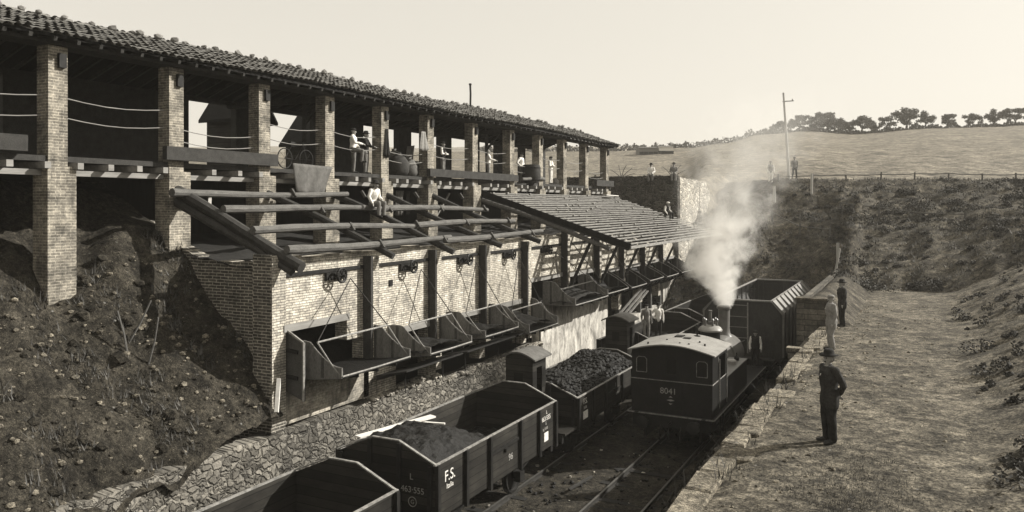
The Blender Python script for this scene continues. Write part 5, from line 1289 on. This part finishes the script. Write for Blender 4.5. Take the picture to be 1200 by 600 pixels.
def person(loc, face, kind, label, top='white', legs='grey', hat='cap', H=1.72, vox=.014, coat=False, vest=None, turn=0, hatm=None):
    """face: heading in degrees, 0 = looks to +Y, 90 = looks to -X ; built facing local +Y"""
    p = pose(kind); s_ = H / 1.75; kl = 1.22 if coat else 1.08
    if coat: p['sh'] = [q * 1 + V(.02 * (1 if q.x > 0 else -1), 0, .0) for q in p['sh']]
    bm = bmesh.new(); seg = []
    def C_(a, b_, ra, rb, m, flat=1, fdir=None, n=10): cap(bm, a, b_, ra, rb, n, flat, fdir); seg.append((Vector(a), Vector(b_), (ra + rb) / 2, m))
    fy = V(0, 1, 0); torso = 'coat' if coat else 'top'
    C_(p['pel'] + V(-.05, 0, 0), p['pel'] + V(.05, 0, 0), .125, .125, 'legs' if not coat else torso, .85, fy)
    gk = 1.27 if coat else 1.1
    C_(p['pel'] + V(0, 0, .03), p['waist'], .145*gk, .138*gk, torso, .8, fy, 14); C_(p['waist'], p['chest'], .138*gk, .165*gk, torso, .88 if coat else .78, fy, 14)
    C_(p['chest'] + V(-.06, 0, .02), p['chest'] + V(.06, 0, .02), .125, .125, torso, .8, fy); C_(p['sh'][0] + V(.03, 0, .0), p['sh'][1] - V(.03, 0, 0), .072, .072, torso)
    C_(p['chest'] + V(0, 0, .1), p['neck'], .09, .06, torso); C_(p['neck'] - V(0, 0, .02), p['head'] - V(0, .0, .08), .055, .052, 'skin')
    hd = p['head']; rot = Matrix.Rotation(turn, 3, 'Z')
    def Hh(x, y, z): return hd + rot @ V(x, y, z)
    C_(Hh(0, -.012, .03), Hh(0, .01, .0), .092, .085, 'skin', .86, V(1, 0, 0), 14); C_(Hh(0, .03, -.05), Hh(0, .045, -.085), .06, .042, 'skin')
    C_(Hh(0, -.045, .0), Hh(0, -.035, .06), .07, .075, 'hair')
    C_(Hh(0, .088, .01), Hh(0, .112, -.022), .011, .016, 'skin', n=6)
    for q in (-1, 1): C_(Hh(q*.083, -.005, .012), Hh(q*.088, -.01, -.02), .017, .013, 'skin', n=6); C_(Hh(q*.034, .082, .03), Hh(q*.045, .08, .03), .012, .01, 'hair', n=6)
    C_(Hh(-.03, .094, -.038), Hh(.03, .094, -.038), .012, .012, 'hair', n=6)
    for i in (0, 1):
        C_(p['hip'][i], p['knee'][i], .098*kl, .070*kl, 'legs', n=12); C_(p['knee'][i], p['ank'][i] + V(0, 0, .02), .070*kl, .062*kl, 'legs', n=12)
        C_(p['ank'][i] + V(0, -.02, -.03), p['toe'][i], .048, .036, 'shoe')
        C_(p['sh'][i], p['el'][i], .066*kl, .054*kl, 'slv'); C_(p['el'][i], p['wr'][i], .053*kl, .040*kl, 'slv')
        d = (p['wr'][i] - p['el'][i]).normalized(); pc = p['wr'][i] + d * .07; C_(p['wr'][i] + d * .01, pc, .027, .034, 'skin', n=8)
        sd_ = d.cross(V(0, 1, .3)); sd_ = sd_.normalized() if sd_.length > .1 else V(1, 0, 0); nrm = d.cross(sd_).normalized()
        for f_, (o_, L) in enumerate(((-.028, .060), (-.010, .075), (.010, .07), (.028, .052))):
            k0 = pc + d * .02 + sd_ * o_; k1 = k0 + d * L * .5 + nrm * .008; k2 = k1 + d * L * .4 + nrm * .025
            C_(k0, k1, .0095, .009, 'skin', n=6); C_(k1, k2, .009, .007, 'skin', n=6)
        th = p['wr'][i] + d * .03 + sd_ * -.02; C_(th, th + d * .04 - sd_ * .035 + nrm * .01, .012, .009, 'skin', n=6)
    if coat:
        z = p['pel'].z
        C_(p['pel'] + V(-.06, -.01, .0), p['pel'] + V(-.08, -.0, -.17), .15, .14, 'coat'); C_(p['pel'] + V(.06, -.01, .0), p['pel'] + V(.08, -.0, -.17), .15, .14, 'coat')
        C_(p['pel'] + V(0, -.02, .0), p['pel'] + V(0, -.02, -.13), .13, .12, 'coat', .9, fy)
    me = bpy.data.meshes.new('person'); bm.to_mesh(me); bm.free()
    tmp = bpy.data.objects.new('tmp', me); col.objects.link(tmp)
    r = tmp.modifiers.new('r', 'REMESH'); r.mode = 'VOXEL'; r.voxel_size = vox; sm = tmp.modifiers.new('s', 'SMOOTH'); sm.iterations = 2; sm.factor = .5
    bpy.context.view_layer.update()
    nm = bpy.data.meshes.new_from_object(tmp.evaluated_get(bpy.context.evaluated_depsgraph_get())); bpy.data.objects.remove(tmp)
    names = {'top': top, 'coat': top, 'slv': (vest and 'white') or top, 'legs': legs, 'skin': 'skin', 'hair': 'hair', 'shoe': 'shoe'}
    if vest: names['top'] = vest; names['coat'] = vest
    keys = list(names); 
    for k in keys: nm.materials.append(M[names[k]])
    P_ = np.empty(len(nm.polygons) * 3); nm.polygons.foreach_get('center', P_); P_ = P_.reshape(-1, 3); best = np.full(len(P_), 9e9); mi = np.zeros(len(P_), dtype=np.int32)
    for a, e, rr_, m in seg:
        A = np.array(a); ab = np.array(e) - A; L2 = float(ab @ ab); t_ = np.clip((P_ - A) @ ab / L2, 0, 1) if L2 > 1e-9 else np.zeros(len(P_))
        ds_ = np.linalg.norm(P_ - A - t_[:, None] * ab, axis=1) - rr_ + (.004 if m == 'hair' else 0); k_ = ds_ < best
        best[k_] = ds_[k_]; mi[k_] = keys.index(m)
    nm.polygons.foreach_set('material_index', mi)
    # cloth folds
    Nn = np.empty(len(nm.vertices) * 3); nm.vertices.foreach_get('normal', Nn); Nn = Nn.reshape(-1, 3); Cc = np.empty(Nn.size); nm.vertices.foreach_get('co', Cc); Cc = Cc.reshape(-1, 3)
    am = np.array([noise.noise(Vector((q[0] * 9, q[1] * 9, q[2] * 6 + face))) * .012 if q[2] < hd.z - .16 else 0 for q in Cc])
    nm.vertices.foreach_set('co', (Cc + Nn * am[:, None]).ravel())
    nm.polygons.foreach_set('use_smooth', [True] * len(nm.polygons))
    t = bpy.data.objects.new('person', nm); col.objects.link(t); t.location = loc; t.rotation_euler = (0, 0, R(face)); t.scale = (s_,) * 3
    tag(t, label, 'person', 'workmen and onlookers')
    if hat:
        b = MB(); b.local = True; n = 16; hm_ = hatm or ('black' if hat != 'straw' else 'light')
        c = Hh(0, -.005, .075)
        if hat == 'cap':
            b.lathe(c - V(0, 0, .03), [(.098, 0), (.108, .03), (.105, .065), (.07, .09), (.01, .095)], n)
            b.add([tuple(Hh(x_, y_, .055)) for x_, y_ in ((-.07, .07), (-.05, .14), (0, .16), (.05, .14), (.07, .07))] + [tuple(Hh(x_, y_, .07)) for x_, y_ in ((-.07, .07), (-.05, .135), (0, .152), (.05, .135), (.07, .07))], [(0,1,2,3,4), (9,8,7,6,5), (0,5,6,1), (1,6,7,2), (2,7,8,3), (3,8,9,4)])
        else:
            vs = []; prof = [(.10, -.02), (.175, -.012), (.178, 0), (.102, .012), (.095, .085), (.07, .12), (.03, .11), (.005, .10)] if hat != 'bowl' else [(.1, -.02), (.13, 0), (.1, .01), (.095, .06), (.05, .11), (.01, .12)]
            b.lathe(c, prof, 20)
            b.v = [(x_, y_, z_ + (.022 * (abs(x_ - c.x) / .17) ** 2 if abs(z_ - c.z) < .03 else 0)) for x_, y_, z_ in b.v]
        b.local = True; o = b.build('hat', hm_, t, smooth='all')
    if coat:
        b = MB(); b.local = True
        b.add([(-.04, .075, 1.45), (.04, .075, 1.45), (0, .198, 1.29), (-.04, .105, 1.445), (.04, .105, 1.445), (0, .21, 1.29)], [(0, 1, 2), (3, 5, 4), (0, 3, 4, 1), (1, 4, 5, 2), (2, 5, 3, 0)]); b.build('shirt_front', 'white', t)
    return t
PF = 3.78
person((-1.51, 16.4, plat(-1.51, 16.4)), 128, 'back', 'nearest man on the platform, dark suit, wide black hat, hands behind his back', 'coatgrey', 'black', 'fedora', 1.76, .0095, True, turn=.1)
person((-2.4, 26.7, 3.80), 115, 'hanging', 'man in pale jacket and flat cap standing on the platform edge', 'light', 'light', 'cap', 1.74, .012, True, hatm='light', turn=.3)
person((-2.5, 32.0, 3.80), 110, 'stand', 'man in dark suit and hat, farthest back on the platform', 'coatgrey', 'black', 'fedora', 1.74, .012, True, turn=.3)
person((LXC + 1.12, LY + 9.35, 1.24), 190, 'stand', 'man in dark waistcoat standing beside the locomotive smokebox', 'white', 'black', 'cap', 1.62, .014, vest='black')
person((-12.0, 38.2, 1.72), 215, 'hanging', 'left man of the pair standing on the wagon, in grey shirt and pale trousers', 'grey', 'light', 'cap', 1.70, .014)
person((-11.55, 38.7, 1.72), 205, 'oneakimbo', 'right man of the pair standing on the wagon, white shirt, hand on hip', 'white', 'black', 'fedora', 1.70, .014)
ZFl = 9.56
person((-19.25, 24.3, ZFl), 300, 'step', 'man in white shirt with one foot raised, first in the upper arcade', 'white', 'grey', 'cap', 1.74, .014)
person((-19.45, 25.35, ZFl), 290, 'rail', 'man in dark jacket and brimmed hat leaning on the upper rail', 'black', 'grey', 'fedora', 1.68, .014)
person((-19.35, 30.9, ZFl), 285, 'fold', 'man in white shirt and waistcoat at the rail near the hanging coat', 'white', 'grey', 'cap', 1.70, .016, vest='black')
person((-19.3, 35.15, ZFl), 300, 'rail', 'bareheaded boy in white shirt bent over the upper rail', 'white', 'light', None, 1.60, .016)
person((-19.6, 39.5, ZFl), 270, 'akimbo', 'man in white shirt and light trousers in the sixth upper bay', 'white', 'grey', 'cap', 1.68, .018)
person((-19.3, 42.8, ZFl), 270, 'fold', 'young man all in white standing in the seventh upper bay', 'white', 'white', 'cap', 1.66, .018)
person((-28.9, 75, 9.6), 200, 'stand', 'distant man in dark clothes seen through the last upper bay', 'grey', 'grey', 'cap', 1.75, .02)
person((-17.1, 22.7, 8.30), 262, 'sitlean', 'man in bright white shirt sitting on the log frame below the arcade', 'white', 'grey', 'fedora', 1.74, .014)
person((-14.65, 50.9, LZ(-14.65) + .12), 250, 'sitlean', 'man in dark waistcoat and white hat sitting on the edge of the lath roof', 'white', 'black', 'cap', 1.74, .018, vest='black', hatm='white')
person((-12.7, 52.0, LZ(-12.7) + .12), 150, 'sit', 'pale figure crouching at the far corner of the lath roof in the steam', 'light', 'grey', 'cap', 1.74, .018)
person((-17.0, 55.2, 10.38), 190, 'sit', 'man in white shirt and brimmed hat sitting left on the masonry block', 'white', 'grey', 'fedora', 1.78, .018)
person((-15.35, 55.2, 10.38), 195, 'sit', 'man in grey jacket sitting at the corner of the masonry block', 'grey', 'light', 'fedora', 1.78, .018)
for px_, d, kd, tp_, lg, lab in ((853, 62, 'stand', 'light', 'light', 'faint man standing behind the steam on the road'), (903, 62.3, 'stand', 'white', 'white', 'man in white standing on the road left of the telegraph pole'), (931, 63.5, 'walk', 'grey', 'black', 'dark figure at the foot of the telegraph pole')):
    x, y = at(px_, d); person((x, y, ground(x, y) + .02), 200, kd, lab, tp_, lg, 'cap', 1.75, .02, vest='grey' if px_ == 903 else None)

print('TIME', time.time() - T0_, 'things in the arcade')
# ------------------------------------------------------------------ small things in the arcade
def cloth(name, pts, label, cat, mat, group=None, amp=.05):
    """pts: four corners (tl, tr, br, bl); hangs with folds, 2 cm thick"""
    b = MB(); tl, tr_, br, bl = [Vector(p) for p in pts]; n, m = 16, 10; nv = (tr_ - tl).cross(bl - tl).normalized()
    vs = []
    for s_ in (0, 1):
        for j in range(m + 1):
            for i in range(n + 1):
                u, v = i / n, j / m; q = tl.lerp(tr_, u).lerp(bl.lerp(br, u), v); q = q + nv * (amp * math.sin(u * 14 + v * 2) * (.3 + v) + .02 * s_); q.z += -.06 * math.sin(PI * u) * (1 if j == m else 0) ; vs.append(q)
    k = (n+1)*(m+1); fs = []
    for j in range(m):
        for i in range(n): a = j*(n+1)+i; fs += [(a, a+1, a+n+2, a+n+1), (k+a, k+a+n+1, k+a+n+2, k+a+1)]
    for i in range(n): fs += [(i, k+i, k+i+1, i+1), (m*(n+1)+i, m*(n+1)+i+1, k+m*(n+1)+i+1, k+m*(n+1)+i)]
    for j in range(m): a = j*(n+1); c = a + n; fs += [(a, a+n+1, k+a+n+1, k+a), (c, k+c, k+c+n+1, c+n+1)]
    b.add(vs, fs); return tag(b.build(name, mat, smooth='all'), label, cat, group)
cloth('hanging_tarpaulin', ((-18.6, 20.3, 9.75), (-18.6, 22.35, 9.7), (-18.55, 21.8, 8.75), (-18.55, 20.5, 8.75)), 'grey tarpaulin hanging over the upper floor edge in the second bay', 'tarpaulin', 'cloth')
cloth('coat', ((-18.9, 28.5, 11.5), (-18.9, 28.8, 11.5), (-18.85, 29.0, 10.75), (-18.85, 28.3, 10.7)), 'light coat hanging against the pillar in the fourth bay', 'coat', 'light', amp=.03)
cloth('coat', ((-18.9, 25.95, 11.4), (-18.9, 26.1, 11.4), (-18.88, 26.2, 10.3), (-18.88, 25.8, 10.3)), 'dark coat hanging on the shaded pillar behind the leaning man', 'coat', 'black', amp=.03)
cloth('cloth', ((-23.7, 34.4, 11.4), (-23.7, 35.1, 11.5), (-23.7, 34.9, 10.6), (-23.7, 34.2, 10.4)), 'pale cloth hanging at the rear opening above the sack heap', 'cloth', 'light')
for i, (ya_, yb_, lab) in enumerate(((27.0, 27.5, 'dark rag hanging left under the floor in the fourth lower bay'), (27.6, 28.2, 'long grey rag hanging in the middle of the fourth lower bay'), (28.4, 28.7, 'narrow dark rag hanging right in the fourth lower bay'))):
    cloth('rag', ((-19.6, ya_, 8.95), (-19.6, yb_, 8.95), (-19.6, yb_ - .1, 7.9 + .1*i), (-19.6, ya_ + .05, 7.9)), lab, 'rag', 'cloth' if i == 1 else 'timber', 'rags under the floor')
# bicycle
bt = thing('bicycle', (-19.0, 21.0, 9.56), 'bicycle leaning behind the grey tarpaulin in the second upper bay', 'bicycle')
for yy in (20.35, 21.4):
    b = MB(); n = 20
    for k in range(n): a, c = 2*PI*k/n, 2*PI*(k+1)/n; b.tube([(-19.0, yy + .34*math.cos(a), 9.92 + .34*math.sin(a)), (-19.0, yy + .34*math.cos(c), 9.92 + .34*math.sin(c))], .02, 5)
    for k in range(8): a = 2*PI*k/8; b.tube([(-19.0, yy, 9.92), (-19.0, yy + .34*math.cos(a), 9.92 + .34*math.sin(a))], .005, 4)
    b.build('wheel', 'iron', bt)
b = MB(); b.tube([(-19, 20.35, 9.92), (-19, 20.85, 9.9), (-19, 20.7, 10.4), (-19, 20.35, 9.92)], .016, 5); b.tube([(-19, 20.7, 10.35), (-19, 21.25, 10.42), (-19, 20.85, 9.9)], .016, 5); b.tube([(-19, 21.4, 9.92), (-19, 21.22, 10.5)], .016, 5); b.build('frame', 'iron', bt)
b = MB(); b.box(-19.06, -18.94, 20.58, 20.8, 10.45, 10.5); b.build('saddle', 'iron', bt)
b = MB(); b.tube([(-19.25, 21.2, 10.52), (-19.0, 21.25, 10.55), (-18.78, 21.2, 10.52)], .014, 5); b.build('handlebar', 'iron', bt)
# sacks, barrel
def sack(x, y, z, r, label, m='cloth'):
    b = MB(); prof = [(r*.75, 0), (r, r*.4), (r*.95, r*1.1), (r*.6, r*1.7), (r*.25, r*1.85), (r*.35, r*2.05)]; b.lathe((x, y, z), prof, 14); b.v = [(a + .06*N(a*4, c*4, 1, e*3), c + .06*N(c*4, e*4, 1), e) for a, c, e in b.v]; return tag(b.build('sack', m, smooth='all'), label, 'sack', 'sacks in the arcade')
sack(-19.5, 27.6, ZFl, .48, 'big bulging dark sack on the upper floor in the fourth bay', 'timber')
sack(-19.6, 28.5, ZFl, .42, 'smaller grey sack beside the pillar with the light coat')
sack(-20.0, 28.0, ZFl + .45, .36, 'grey sack lying topmost behind the two others')
sack(-19.4, 43.8, ZFl, .2, 'small pale sack left of the eighth pillar', 'light'); sack(-19.4, 44.6, ZFl, .22, 'pale sack just right of the man in white', 'white'); sack(-19.3, 48.2, ZFl, .25, 'pale sack on the upper floor near the arcade end', 'white')
bb = thing('barrel', (-19.6, 39.2, ZFl), 'large dark wooden tub in front of the man in the sixth bay', 'barrel')
b = MB(); b.lathe((-19.0, 39.55, ZFl), [(.42, 0), (.52, .3), (.52, .7), (.46, 1.0), (.42, 1.0), (.4, .1)], 18); b.build('staves', 'timber', bb, smooth=True)
b = MB(); [b.lathe((-19.0, 39.55, ZFl + z), [(.49, 0), (.53, .01), (.53, .05), (.5, .06)], 18) for z in (.15, .8)]; b.build('hoop', 'iron', bb)
b = MB(); b.log((-18.8, 38.0, 9.72), (-18.9, 41.0, 9.80), .08, .1, .04); tag(b.build('log', 'log'), 'rough log lying at the floor edge in the sixth bay', 'log')
